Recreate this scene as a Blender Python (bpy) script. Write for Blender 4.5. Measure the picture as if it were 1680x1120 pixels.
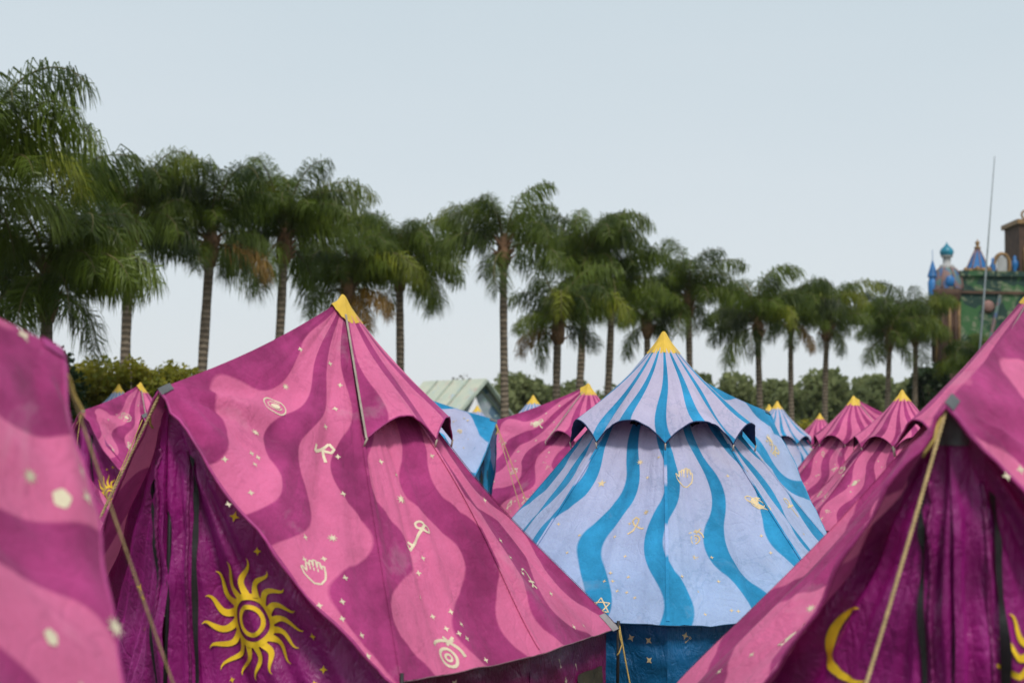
import bpy, math, random
from mathutils import Vector, Matrix, noise
from math import sin, cos, pi, radians, sqrt, exp, atan2

for o in list(bpy.data.objects):
    bpy.data.objects.remove(o, do_unlink=True)
SC = bpy.context.scene
COL = SC.collection

# ------------------------------------------------------------------ camera
cd = bpy.data.cameras.new("camera")
cam = bpy.data.objects.new("camera", cd)
COL.objects.link(cam)
cd.lens = 50.0
cd.sensor_width = 36.0
cd.clip_start = 0.1
cd.clip_end = 3000.0
cam.matrix_world = (Matrix.Translation((0, 0, 2.04)) @ Matrix.Rotation(radians(94.05), 4, 'X')
                    @ Matrix.Rotation(radians(1.0), 4, 'Z'))
cd.dof.use_dof = True
cd.dof.focus_distance = 13.3
cd.dof.aperture_fstop = 1.6
SC.camera = cam

# ------------------------------------------------------------------ sky, sun, exposure
SUN_EL, SUN_AZ = radians(56), radians(-78)      # azimuth from +X towards +Y: to the right of and behind the camera
wd = bpy.data.worlds.new("World")
SC.world = wd
wd.use_nodes = True
nt = wd.node_tree
nt.nodes.clear()
wo = nt.nodes.new('ShaderNodeOutputWorld')
bg = nt.nodes.new('ShaderNodeBackground')
sky = nt.nodes.new('ShaderNodeTexSky')
sky.sky_type = 'NISHITA'
sky.sun_disc = False
sky.sun_elevation = SUN_EL
sky.sun_rotation = pi / 2 - SUN_AZ
sky.air_density = 1.0
sky.dust_density = 4.0
sky.ozone_density = 1.5
veil = nt.nodes.new('ShaderNodeMixRGB')
veil.inputs['Fac'].default_value = 0.86
wtc = nt.nodes.new('ShaderNodeTexCoord')
wsp = nt.nodes.new('ShaderNodeSeparateXYZ')
nt.links.new(wtc.outputs['Generated'], wsp.inputs[0])
wno = nt.nodes.new('ShaderNodeTexNoise')
wmp = nt.nodes.new('ShaderNodeMapping')
wmp.inputs['Scale'].default_value = (1.0, 1.0, 3.5)
nt.links.new(wtc.outputs['Generated'], wmp.inputs[0])
nt.links.new(wmp.outputs[0], wno.inputs['Vector'])
wno.inputs['Scale'].default_value = 2.2
wno.inputs['Detail'].default_value = 4
wad = nt.nodes.new('ShaderNodeMath')
wad.operation = 'MULTIPLY_ADD'
wad.inputs[1].default_value = .16
nt.links.new(wno.outputs['Fac'], wad.inputs[0])
nt.links.new(wsp.outputs[2], wad.inputs[2])
wrp = nt.nodes.new('ShaderNodeValToRGB')            # overcast: palest low in the sky, greyer blue overhead
els = wrp.color_ramp.elements
els[0].position, els[0].color = .08, (.765, .808, .838, 1)
els[1].position, els[1].color = 1.0, (.50, .60, .68, 1)
e_ = els.new(.24); e_.color = (.705, .768, .808, 1)
e_ = els.new(.42); e_.color = (.610, .705, .755, 1)
nt.links.new(wad.outputs[0], wrp.inputs[0])
wsc = nt.nodes.new('ShaderNodeVectorMath')
wsc.operation = 'SCALE'
wsc.inputs['Scale'].default_value = 10.0
nt.links.new(wrp.outputs[0], wsc.inputs[0])
nt.links.new(wsc.outputs[0], veil.inputs['Color2'])
nt.links.new(sky.outputs[0], veil.inputs['Color1'])
nt.links.new(veil.outputs[0], bg.inputs['Color'])
bg.inputs['Strength'].default_value = 0.1
nt.links.new(bg.outputs[0], wo.inputs['Surface'])

sd = bpy.data.lights.new("sun", 'SUN')
sd.energy = 2.2
sd.angle = radians(9)
sd.color = (1.0, 0.95, 0.88)
sun = bpy.data.objects.new("sun", sd)
COL.objects.link(sun)
sdir = Vector((cos(SUN_EL) * cos(SUN_AZ), cos(SUN_EL) * sin(SUN_AZ), sin(SUN_EL)))
sun.rotation_euler = (-sdir).to_track_quat('-Z', 'Y').to_euler()
sun.location = (0, 0, 40)

SC.render.engine = 'CYCLES'
SC.view_settings.view_transform = 'Standard'
SC.view_settings.look = 'None'
SC.view_settings.exposure = 0.1
SC.view_settings.gamma = 1.0
SC.cycles.use_denoising = True
SC.cycles.max_bounces = 6
SC.cycles.diffuse_bounces = 3
SC.cycles.transmission_bounces = 4
SC.cycles.sample_clamp_indirect = 6.0

# ------------------------------------------------------------------ helpers
def link(o, parent=None):
    COL.objects.link(o)
    if parent is not None:
        o.parent = parent
    return o

def tag(o, label=None, cat=None, group=None, kind=None):
    if label: o["label"] = label
    if cat: o["category"] = cat
    if group: o["group"] = group
    if kind: o["kind"] = kind
    return o

def empty(name, loc=(0, 0, 0), rz=0.0):
    o = bpy.data.objects.new(name, None)
    o.location = loc
    o.rotation_euler = (0, 0, rz)
    o.empty_display_size = 0.2
    return link(o)

def mesh(name, V, F, mat, parent=None, uv=None, smooth=True):
    me = bpy.data.meshes.new(name)
    me.from_pydata([tuple(v) for v in V], [], F)
    if uv is not None:
        l = me.uv_layers.new(name="UVMap")
        for lp in me.loops:
            l.data[lp.index].uv = uv[lp.vertex_index][:2]
        if len(uv[0]) > 2:
            l2 = me.uv_layers.new(name="SeamMap")
            for lp in me.loops:
                l2.data[lp.index].uv = (uv[lp.vertex_index][2], uv[lp.vertex_index][1])
    if smooth:
        me.polygons.foreach_set('use_smooth', [True] * len(me.polygons))
    me.update()
    if mat is not None:
        me.materials.append(mat)
    return link(bpy.data.objects.new(name, me), parent)

def grid(fn, nu, nv, u0=0.0, u1=1.0, v0=0.0, v1=1.0, uvk=0.0, flip=False):
    V, U = [], []
    for j in range(nv + 1):
        v = v0 + (v1 - v0) * j / nv
        for i in range(nu + 1):
            u = u0 + (u1 - u0) * i / nu
            V.append(fn(u, v))
            U.append((u + uvk, v))
    F = []
    for j in range(nv):
        for i in range(nu):
            a = j * (nu + 1) + i
            q = (a, a + 1, a + nu + 2, a + nu + 1)
            F.append(q if flip else q[::-1])
    return V, F, U

def join(parts):
    V, F, U = [], [], []
    for p in parts:
        b = len(V)
        V += p[0]
        F += [tuple(i + b for i in f) for f in p[1]]
        if len(p) > 2: U += p[2]
    return V, F, U

def tube(pts, r, n=6, caps=True):
    """tube along points; r number or list"""
    pts = [Vector(p) for p in pts]
    m = len(pts)
    V, F = [], []
    prev = None
    for i, p in enumerate(pts):
        t = (pts[min(i + 1, m - 1)] - pts[max(i - 1, 0)])
        if t.length < 1e-9: t = Vector((0, 0, 1))
        t.normalize()
        a = prev if prev is not None else (Vector((1, 0, 0)) if abs(t.x) < .8 else Vector((0, 1, 0)))
        a = (a - t * a.dot(t))
        if a.length < 1e-6: a = t.orthogonal()
        a.normalize()
        prev = a
        b = t.cross(a)
        rr = r[i] if isinstance(r, (list, tuple)) else r
        for k in range(n):
            w = 2 * pi * k / n
            V.append(p + a * (cos(w) * rr) + b * (sin(w) * rr))
    for i in range(m - 1):
        for k in range(n):
            F.append((i * n + k, i * n + (k + 1) % n, (i + 1) * n + (k + 1) % n, (i + 1) * n + k))
    if caps:
        F.append(tuple(range(n))[::-1])
        F.append(tuple((m - 1) * n + k for k in range(n)))
    return V, F

def box(x0, x1, y0, y1, z0, z1):
    V = [(x, y, z) for z in (z0, z1) for y in (y0, y1) for x in (x0, x1)]
    F = [(0, 2, 3, 1), (4, 5, 7, 6), (0, 1, 5, 4), (2, 6, 7, 3), (0, 4, 6, 2), (1, 3, 7, 5)]
    return V, F

def lathe(prof, n=16, cx=0, cy=0):
    V, F = [], []
    for r, z in prof:
        for k in range(n):
            w = 2 * pi * k / n
            V.append((cx + r * cos(w), cy + r * sin(w), z))
    for i in range(len(prof) - 1):
        for k in range(n):
            F.append((i * n + k, i * n + (k + 1) % n, (i + 1) * n + (k + 1) % n, (i + 1) * n + k))
    return V, F

# ------------------------------------------------------------------ materials
def nodes(name):
    m = bpy.data.materials.new(name)
    m.use_nodes = True
    t = m.node_tree
    b = t.nodes['Principled BSDF']
    return m, t, b

def N(t, ty, **kw):
    n = t.nodes.new(ty)
    for k, v in kw.items():
        setattr(n, k, v)
    return n

def math_(t, op, a, b=None, c=None):
    n = t.nodes.new('ShaderNodeMath')
    n.operation = op
    for i, x in enumerate((a, b, c)):
        if x is None: continue
        if isinstance(x, (int, float)): n.inputs[i].default_value = x
        else: t.links.new(x, n.inputs[i])
    return n.outputs[0]

def mixc(t, fac, a, b, mode='MIX'):
    n = t.nodes.new('ShaderNodeMixRGB')
    n.blend_type = mode
    for key, x in (('Fac', fac), ('Color1', a), ('Color2', b)):
        if isinstance(x, (int, float)): n.inputs[key].default_value = x
        elif isinstance(x, tuple): n.inputs[key].default_value = (*x[:3], 1)
        else: t.links.new(x, n.inputs[key])
    return n.outputs[0]

def noisetex(t, vec, scale, detail=4, rough=.55, dist=0.0):
    n = t.nodes.new('ShaderNodeTexNoise')
    n.inputs['Scale'].default_value = scale
    n.inputs['Detail'].default_value = detail
    n.inputs['Roughness'].default_value = rough
    n.inputs['Distortion'].default_value = dist
    if vec is not None: t.links.new(vec, n.inputs['Vector'])
    return n.outputs['Fac']

def ramp(t, fac, p0, p1, c0=(0, 0, 0), c1=(1, 1, 1)):
    n = t.nodes.new('ShaderNodeValToRGB')
    n.color_ramp.elements[0].position = p0
    n.color_ramp.elements[1].position = p1
    n.color_ramp.elements[0].color = (*c0, 1)
    n.color_ramp.elements[1].color = (*c1, 1)
    t.links.new(fac, n.inputs[0])
    return n.outputs[0]

def bump(t, b, h, strength, dist=0.02, prev=None):
    n = t.nodes.new('ShaderNodeBump')
    n.inputs['Strength'].default_value = strength
    n.inputs['Distance'].default_value = dist
    t.links.new(h, n.inputs['Height'])
    if prev is not None: t.links.new(prev, n.inputs['Normal'])
    t.links.new(n.outputs[0], b.inputs['Normal'])
    return n.outputs[0]

def plain(name, col, rough=.7, var=.25, scale=6.0, bmp=.2, bscale=40.0, sheen=0.0, metal=0.0, obj=False):
    m, t, b = nodes(name)
    tc = N(t, 'ShaderNodeTexCoord')
    f = noisetex(t, tc.outputs['Object'], scale)
    lo = tuple(c * (1 - var) for c in col)
    hi = tuple(min(1, c * (1 + var)) for c in col)
    c = mixc(t, ramp(t, f, .3, .7), lo, hi)
    t.links.new(c, b.inputs['Base Color'])
    b.inputs['Roughness'].default_value = rough
    b.inputs['Metallic'].default_value = metal
    b.inputs['Sheen Weight'].default_value = sheen
    if bmp:
        bump(t, b, noisetex(t, tc.outputs['Object'], bscale), bmp, .01)
    return m

WAVE_N = {'pink': 2.8, 'blue': 2.4}
WAVE_A = 0.19
def wob(v, ph, n):
    return WAVE_A * (0.25 + 0.75 * min(1.0, v * 2.0)) * sin(2 * pi * n * v + ph)

QX = ((-.5, -.1), (0, -.03), (.20, .235), (.38, .765), (.55, 1.235), (.78, 1.765), (1.0, 2), (1.18, 2.235), (1.6, 2.765), (1.95, 3.235), (2.25, 3.765), (2.6, 4.3), (3.0, 5), (3.5, 6), (4.0, 7))
def stripe_q(colour, X):
    """stripe number at panel coordinate X (0..8 round the tent); dark stripes sit on whole numbers"""
    if colour == 'blue': return X * 2
    m = X > 4
    x = 8 - X if m else X
    q = 7.0
    for (x0, q0), (x1, q1) in zip(QX, QX[1:]):
        if x0 <= x <= x1:
            q = q0 + (q1 - q0) * (x - x0) / (x1 - x0)
    return 14 - q if m else q

def stripe_mat(name, dark, light, width, ph, seed, wn, light_top=None, transl=.2, fade=.55):
    """printed canvas: wavy stripes running down from the apex, drawn in the panel's own UV"""
    m, t, b = nodes(name)
    uv = N(t, 'ShaderNodeUVMap', uv_map="UVMap")
    sp = N(t, 'ShaderNodeSeparateXYZ')
    t.links.new(uv.outputs[0], sp.inputs[0])
    qs, v = sp.outputs[0], sp.outputs[1]
    uvs = N(t, 'ShaderNodeUVMap', uv_map="SeamMap")
    sps = N(t, 'ShaderNodeSeparateXYZ')
    t.links.new(uvs.outputs[0], sps.inputs[0])
    u = sps.outputs[0]
    tc = N(t, 'ShaderNodeTexCoord')
    s = math_(t, 'SINE', math_(t, 'MULTIPLY_ADD', v, 2 * pi * wn, ph))
    amp = math_(t, 'MULTIPLY_ADD', math_(t, 'MINIMUM', math_(t, 'MULTIPLY', v, 2.0), 1.0), .75 * WAVE_A, .25 * WAVE_A)
    w = math_(t, 'MULTIPLY', s, amp)
    irr = math_(t, 'MULTIPLY_ADD', noisetex(t, uv.outputs[0], 1.6, 1), .24, -.12)
    q = math_(t, 'ADD', math_(t, 'ADD', qs, w), irr)
    c = math_(t, 'ABSOLUTE', math_(t, 'SUBTRACT', math_(t, 'FRACT', math_(t, 'ADD', q, .5)), .5))
    mr = N(t, 'ShaderNodeMapRange')
    mr.inputs['From Min'].default_value = width - .012
    mr.inputs['From Max'].default_value = width + .012
    t.links.new(c, mr.inputs['Value'])
    # washed-out and dirty patches in the dye
    f1 = noisetex(t, tc.outputs['Object'], 2.2 + seed * .1, 5, .6)
    f2 = noisetex(t, tc.outputs['Object'], 55, 3, .7)
    d2 = mixc(t, ramp(t, f1, .35, .75), tuple(x * (1 - fade * .5) for x in dark), tuple(min(1, x * (1 + fade) + .012) for x in dark))
    l2 = mixc(t, ramp(t, f1, .3, .75), tuple(x * (1 - fade * .35) for x in light), tuple(min(1, x * (1 + fade * .3)) for x in light))
    if light_top:
        l3 = mixc(t, ramp(t, f1, .3, .75), tuple(x * (1 - fade * .35) for x in light_top), light_top)
        l2 = mixc(t, ramp(t, v, .30, .85), l3, l2)
    col = mixc(t, mr.outputs[0], d2, l2)
    col = mixc(t, .10, col, mixc(t, ramp(t, f2, .3, .7), (.25, .25, .25), (.95, .95, .95)), 'OVERLAY')
    st = noisetex(t, tc.outputs['Object'], 1.4, 5, .65, .8)
    ring = math_(t, 'ABSOLUTE', math_(t, 'SUBTRACT', st, .56))
    col = mixc(t, math_(t, 'MULTIPLY', ramp(t, ring, .0, .022, (1, 1, 1), (0, 0, 0)), .16), col, tuple(x * .55 for x in dark))
    col = mixc(t, math_(t, 'MULTIPLY', ramp(t, st, .58, .66), .13), col, (.62, .55, .55))
    # sewn seam at each panel edge, shallow darker thread line
    su = math_(t, 'ABSOLUTE', math_(t, 'SUBTRACT', math_(t, 'FRACT', math_(t, 'ADD', u, .5)), .5))
    seam = N(t, 'ShaderNodeMapRange')
    seam.inputs['From Min'].default_value = .005
    seam.inputs['From Max'].default_value = .010
    seam.inputs['To Min'].default_value = .45
    seam.inputs['To Max'].default_value = 0.0
    t.links.new(su, seam.inputs['Value'])
    col = mixc(t, seam.outputs[0], col, d2)
    t.links.new(col, b.inputs['Base Color'])
    b.inputs['Roughness'].default_value = .82
    b.inputs['Specular IOR Level'].default_value = .25
    b.inputs['Sheen Weight'].default_value = .08
    mp = N(t, 'ShaderNodeMapping')
    mp.inputs['Scale'].default_value = (3.0, 1.6, 1)
    t.links.new(uvs.outputs[0], mp.inputs[0])
    h = math_(t, 'ADD', noisetex(t, mp.outputs[0], 2.4, 5, .6, 1.2), math_(t, 'MULTIPLY', noisetex(t, tc.outputs['Object'], 9, 4), .35))
    n1 = bump(t, b, h, .32, .04)
    cr = math_(t, 'ABSOLUTE', math_(t, 'SUBTRACT', noisetex(t, tc.outputs['Object'], 3.4, 2, .5, .7), .5))
    cr2 = math_(t, 'ABSOLUTE', math_(t, 'SUBTRACT', noisetex(t, tc.outputs['Object'], 7.5, 3, .55, .5), .48))
    crs = math_(t, 'ADD', ramp(t, cr, 0, .05), math_(t, 'MULTIPLY', ramp(t, cr2, 0, .06), .5))
    n1 = bump(t, b, crs, .22, .012, n1)
    bump(t, b, noisetex(t, tc.outputs['Object'], 260, 2), .18, .002, n1)
    tr = N(t, 'ShaderNodeBsdfTranslucent')
    t.links.new(col, tr.inputs['Color'])
    mx = N(t, 'ShaderNodeMixShader')
    mx.inputs[0].default_value = transl
    t.links.new(b.outputs[0], mx.inputs[1])
    t.links.new(tr.outputs[0], mx.inputs[2])
    t.links.new(mx.outputs[0], t.nodes['Material Output'].inputs['Surface'])
    return m

def satin_mat(name, col, seed):
    m, t, b = nodes(name)
    tc = N(t, 'ShaderNodeTexCoord')
    f = noisetex(t, tc.outputs['Object'], 3.0, 5, .6)
    c = mixc(t, ramp(t, f, .3, .72), tuple(x * .72 for x in col), tuple(x * 1.25 for x in col))
    t.links.new(c, b.inputs['Base Color'])
    b.inputs['Roughness'].default_value = .36
    b.inputs['Specular IOR Level'].default_value = .55
    b.inputs['Sheen Weight'].default_value = .25
    b.inputs['Sheen Roughness'].default_value = .4
    b.inputs['Sheen Tint'].default_value = (min(1, col[0] * 4), col[1] * 4, min(1, col[2] * 4), 1)
    mp = N(t, 'ShaderNodeMapping')
    mp.inputs['Rotation'].default_value = (.4, .7, .3 + seed)
    mp.inputs['Scale'].default_value = (3.2, 3.2, 1.1)
    t.links.new(tc.outputs['Object'], mp.inputs[0])
    h1 = noisetex(t, mp.outputs[0], 2.2, 6, .62, 1.6)
    rid = math_(t, 'ABSOLUTE', math_(t, 'SUBTRACT', h1, .5))
    n1 = bump(t, b, rid, .45, .06)
    cr = math_(t, 'ABSOLUTE', math_(t, 'SUBTRACT', noisetex(t, mp.outputs[0], 1.5, 3, .5, 1.0), .5))
    cr2 = math_(t, 'ABSOLUTE', math_(t, 'SUBTRACT', noisetex(t, tc.outputs['Object'], 6.0, 3, .55, .8), .5))
    n1 = bump(t, b, math_(t, 'ADD', ramp(t, cr, 0, .05), math_(t, 'MULTIPLY', ramp(t, cr2, 0, .05), .35)), .26, .02, n1)
    bump(t, b, noisetex(t, tc.outputs['Object'], 18, 5, .6, .6), .35, .02, n1)
    return m

PINK = dict(dark=(.36, .034, .165), light=(.76, .165, .345))
BLUE = dict(dark=(.018, .27, .52), light=(.40, .54, .82))
M = {}
M['pink'] = [stripe_mat('pink_canvas_%d' % i, PINK['dark'], PINK['light'], .215, p, i, 2.8) for i, p in enumerate((5.19, 5.6, 4.8))]
M['blue'] = [stripe_mat('blue_canvas_%d' % i, BLUE['dark'], BLUE['light'], 0.165, p, i + 3, 2.4, (.60, .55, .74), fade=.45) for i, p in enumerate((3.0, 3.6))]
M['pink_satin'] = satin_mat('purple_satin', (.27, .010, .165), 0)
M['blue_satin'] = satin_mat('navy_satin', (.007, .075, .18), .6)
M['blue_door'] = satin_mat('bright_blue_satin', (.01, .20, .40), .3)
def print_mat(name, col, wear, rough=.7):
    m, t, b = nodes(name)
    tc = N(t, 'ShaderNodeTexCoord')
    f = noisetex(t, tc.outputs['Object'], 7, 4, .6)
    t.links.new(mixc(t, ramp(t, f, .3, .7), tuple(x * .78 for x in col), tuple(min(1, x * 1.12) for x in col)), b.inputs['Base Color'])
    b.inputs['Roughness'].default_value = rough
    b.inputs['Specular IOR Level'].default_value = .25
    w = noisetex(t, tc.outputs['Object'], 38, 5, .75)
    w2 = noisetex(t, tc.outputs['Object'], 4, 3, .6)
    a = math_(t, 'MULTIPLY', math_(t, 'ADD', ramp(t, w, .26 + wear * .1, .46 + wear * .2), .4), math_(t, 'MULTIPLY_ADD', w2, .8, .62 - wear * .25))
    a = math_(t, 'MINIMUM', a, 1.0)
    t.links.new(a, b.inputs['Alpha'])               # ink worn thin, cloth showing through
    return m
M['gold_print'] = print_mat('gold_print', (.86, .57, .03), -.3, .5)
M['cream_print'] = print_mat('cream_print', (.72, .57, .33), .25)
M['pale_print'] = print_mat('pale_gold_print', (.70, .62, .44), .0)
M['cap'] = plain('yellow_cap_canvas', (.68, .44, .045), .62, .18, 5, .5, 14)
M['black'] = plain('black_webbing', (.012, .012, .013), .6, .3, 30, .2, 80)
M['mesh'] = plain('black_mesh', (.008, .007, .010), .9, .2, 30, 0)
M['grey_patch'] = plain('grey_reinforcement', (.10, .105, .11), .65, .25, 8, .3, 30)
M['tape'] = plain('beige_seam_tape', (.38, .33, .27), .8, .25, 8, .2, 60)
M['trim_grey'] = plain('grey_hem_cord', (.30, .28, .29), .8, .25, 8, .2, 60)
M['hem_pink'] = plain('dusty_pink_hem', (.20, .10, .13), .8, .25, 8, .2, 60)
M['hem_blue'] = plain('dark_blue_hem', (.015, .07, .15), .8, .25, 8, .2, 60)
M['wall_pink'] = satin_mat('dark_plum_satin', (.12, .005, .060), .2)
M['wall_blue'] = satin_mat('deep_blue_satin', (.005, .105, .26), .6)
M['rope'] = plain('yellow_guy_rope', (.52, .36, .10), .75, .25, 20, .6, 130)
M['rope_pale'] = plain('beige_guy_rope', (.55, .40, .19), .75, .25, 20, .6, 130)
M['lining_pink'] = plain('dark_purple_lining', (.05, .006, .04), .7, .2)
M['lining_blue'] = plain('navy_lining', (.012, .03, .10), .7, .2)
M['window'] = plain('olive_window_mesh', (.045, .036, .018), .7, .3, 12, .3, 90)
M['piping_pink'] = plain('purple_piping', (.19, .012, .115), .45, .3, 8, .8, 30)
M['piping_blue'] = plain('navy_piping', (.01, .09, .2), .45, .3, 8, .8, 30)
M['roll_pink'] = plain('magenta_edge_roll', (.36, .03, .18), .6, .3, 5, .6, 12)
M['roll_blue'] = plain('blue_edge_roll', (.03, .25, .46), .6, .3, 5, .6, 12)

# ------------------------------------------------------------------ printed motifs (2D strokes, unit box about -1..1, y up)
def arc(cx, cy, rx, ry, a0, a1, n=20):
    return [(cx + rx * cos(radians(a0 + (a1 - a0) * i / n)), cy + ry * sin(radians(a0 + (a1 - a0) * i / n))) for i in range(n + 1)]

def starpoly(n, r0, r1, rot=90):
    return [((r0 if i % 2 == 0 else r1) * cos(radians(rot + 180.0 * i / n)), (r0 if i % 2 == 0 else r1) * sin(radians(rot + 180.0 * i / n))) for i in range(2 * n)]

MOTIF = {   # strokes: (points, width); fills: list of star polygons (fan from centre)
    'key': ([(arc(-.17, .72, .19, .17, 0, 360), .11), (arc(.17, .72, .19, .17, 0, 360), .11), ([(0, .58), (0, -.95)], .13), ([(0, -.62), (-.3, -.62)], .13), ([(0, -.88), (-.34, -.88)], .13)], []),
    'hand': ([([(-.62, .1), (-.66, .45), (-.5, .5), (-.42, .3), (-.42, .72), (-.26, .78), (-.18, .4), (-.18, .88), (0, .92), (.08, .42), (.1, .84), (.26, .84), (.32, .36), (.36, .62), (.5, .6), (.52, .1), (.46, -.3), (.2, -.66), (-.2, -.72), (-.5, -.52), (-.78, -.3), (-.96, .02), (-.86, .12), (-.62, -.06), (-.62, .12)], .11),
              ([(-.4, .3), (-.38, .12)], .08), ([(-.16, .36), (-.14, .14)], .08), ([(.1, .36), (.1, .14)], .08)], []),
    'planet': ([(arc(0, 0, 1.0, .26, 0, 360, 30), .09)], [([(x * .55, y * .55) for x, y in arc(0, 0, 1, .9, 0, 345, 15)], (0, 0))]),
    'moondisc': ([(arc(0, 0, .92, .92, 0, 360, 30), .12), (arc(.08, .1, .55, .55, 20, 320, 24), .10)], [([(x, y) for x, y in arc(.1, .05, .36, .36, 0, 345, 15)], (.1, .05))]),
    'rune': ([([(-.35, -.85), (.0, .8)], .2), ([(0, .8), (.55, .62), (.5, .25), (-.1, .1)], .2), ([(-.1, .12), (.6, -.7)], .2), ([(-.35, -.85), (-.62, -.2)], .16)], []),
    'ankh': ([(arc(0, .58, .27, .34, -90, 270), .14), ([(0, .25), (0, -.95)], .16), ([(-.55, .12), (.55, .12)], .16)], []),
    'eye': ([(arc(0, -.2, .45, .45, 0, 360), .15), (arc(0, -.2, .17, .17, 0, 360, 12), .12), (arc(0, -.2, .88, .85, 20, 160), .15), ([(.0, .45), (.35, .98)], .14), ([(-.2, .82), (.42, .55)], .14)], []),
    'hexagram': ([([(0, .9), (.78, -.45), (-.78, -.45), (0, .9)], .1), ([(0, -.9), (.78, .45), (-.78, .45), (0, -.9)], .1)], []),
    'saturnsign': ([([(-.15, .95), (-.15, -.5)], .16), ([(-.5, .58), (.22, .58)], .16), (arc(.12, -.05, .34, .36, 150, -60, 14), .16), ([(.3, -.36), (.1, -.7), (.32, -.95)], .16)], []),
    'anchor': ([([(-.7, .6), (-.3, .8), (-.1, .5), (0, -.6)], .15), ([(-.45, -.35), (.45, -.2)], .16), ([(-.3, -.85), (.0, -.55), (.35, -.8)], .15)], []),
    'loop': ([([(-.7, -.7), (-.2, -.55), (.25, .0), (.5, .45), (.25, .75), (-.1, .5), (0, .0), (.5, -.6), (.75, -.7)], .16)], []),
    'flower': ([], [([(.55 * cos(2 * pi * i / 20) * (1 + .07 * cos(5 * 2 * pi * i / 20)), .55 * sin(2 * pi * i / 20) * (1 + .07 * cos(5 * 2 * pi * i / 20))) for i in range(20)], (0, 0))]),
    'hook': ([([(-.45, .8), (.35, .85), (-.05, .2), (-.1, -.4), (.1, -.8), (.5, -.75)], .18)], []),
    'star8': ([], [(starpoly(8, 1, .36), (0, 0))]),
    'star5': ([], [(starpoly(5, 1, .42), (0, 0))]),
    'star4': ([], [(starpoly(4, 1, .40), (0, 0))]),
    'moon': ([], []),
}

def densify(pts, step):
    out = [pts[0]]
    for a, b in zip(pts, pts[1:]):
        L = math.hypot(b[0] - a[0], b[1] - a[1])
        n = max(1, int(math.ceil(L / step)))
        for i in range(1, n + 1):
            out.append((a[0] + (b[0] - a[0]) * i / n, a[1] + (b[1] - a[1]) * i / n))
    return out

def stroke2d(pts, w, taper=None):
    """flat ribbon in 2D -> verts, faces"""
    V, F = [], []
    n = len(pts)
    for i, p in enumerate(pts):
        a, b = pts[max(0, i - 1)], pts[min(n - 1, i + 1)]
        dx, dy = b[0] - a[0], b[1] - a[1]
        L = math.hypot(dx, dy) or 1
        ww = (taper(i / (n - 1)) if taper else w) * .5
        V.append((p[0] - dy / L * ww, p[1] + dx / L * ww))
        V.append((p[0] + dy / L * ww, p[1] - dx / L * ww))
    for i in range(n - 1):
        F.append((2 * i, 2 * i + 1, 2 * i + 3, 2 * i + 2))
    return V, F

def motif2d(kind):
    V, F = [], []
    def add(v, f):
        b = len(V)
        V.extend(v)
        F.extend(tuple(i + b for i in x) for x in f)
    if kind == 'sun':
        for r, w in ((.235, .075), (.40, .10)):
            add(*stroke2d(arc(0, 0, r, r, 0, 360, 40), w))
        for k in range(16):
            a = 2 * pi * k / 16 + .08
            L = .56 if k % 2 else .60
            pts = []
            for i in range(13):
                q = i / 12
                s = .13 * sin(q * pi * 1.7) * (.35 + .65 * q)
                pts.append(((.41 + L * q) * cos(a) - s * sin(a), (.41 + L * q) * sin(a) + s * cos(a)))
            add(*stroke2d(pts, .1, lambda q: .128 * (1 - q) ** .7 + .006))
        return V, F
    if kind == 'moon':
        add(*stroke2d(arc(0, 0, .86, .9, 78, 292, 34), .2, lambda q: .015 + .30 * sin(pi * q) ** .9))
        return V, F
    st, fl = MOTIF[kind]
    for pts, w in st:
        add(*stroke2d(densify(pts, .14), w))
    for ring, c in fl:
        n = len(ring)
        add([c] + list(ring), [(0, 1 + i, 1 + (i + 1) % n) for i in range(n)])
    return V, F

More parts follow.
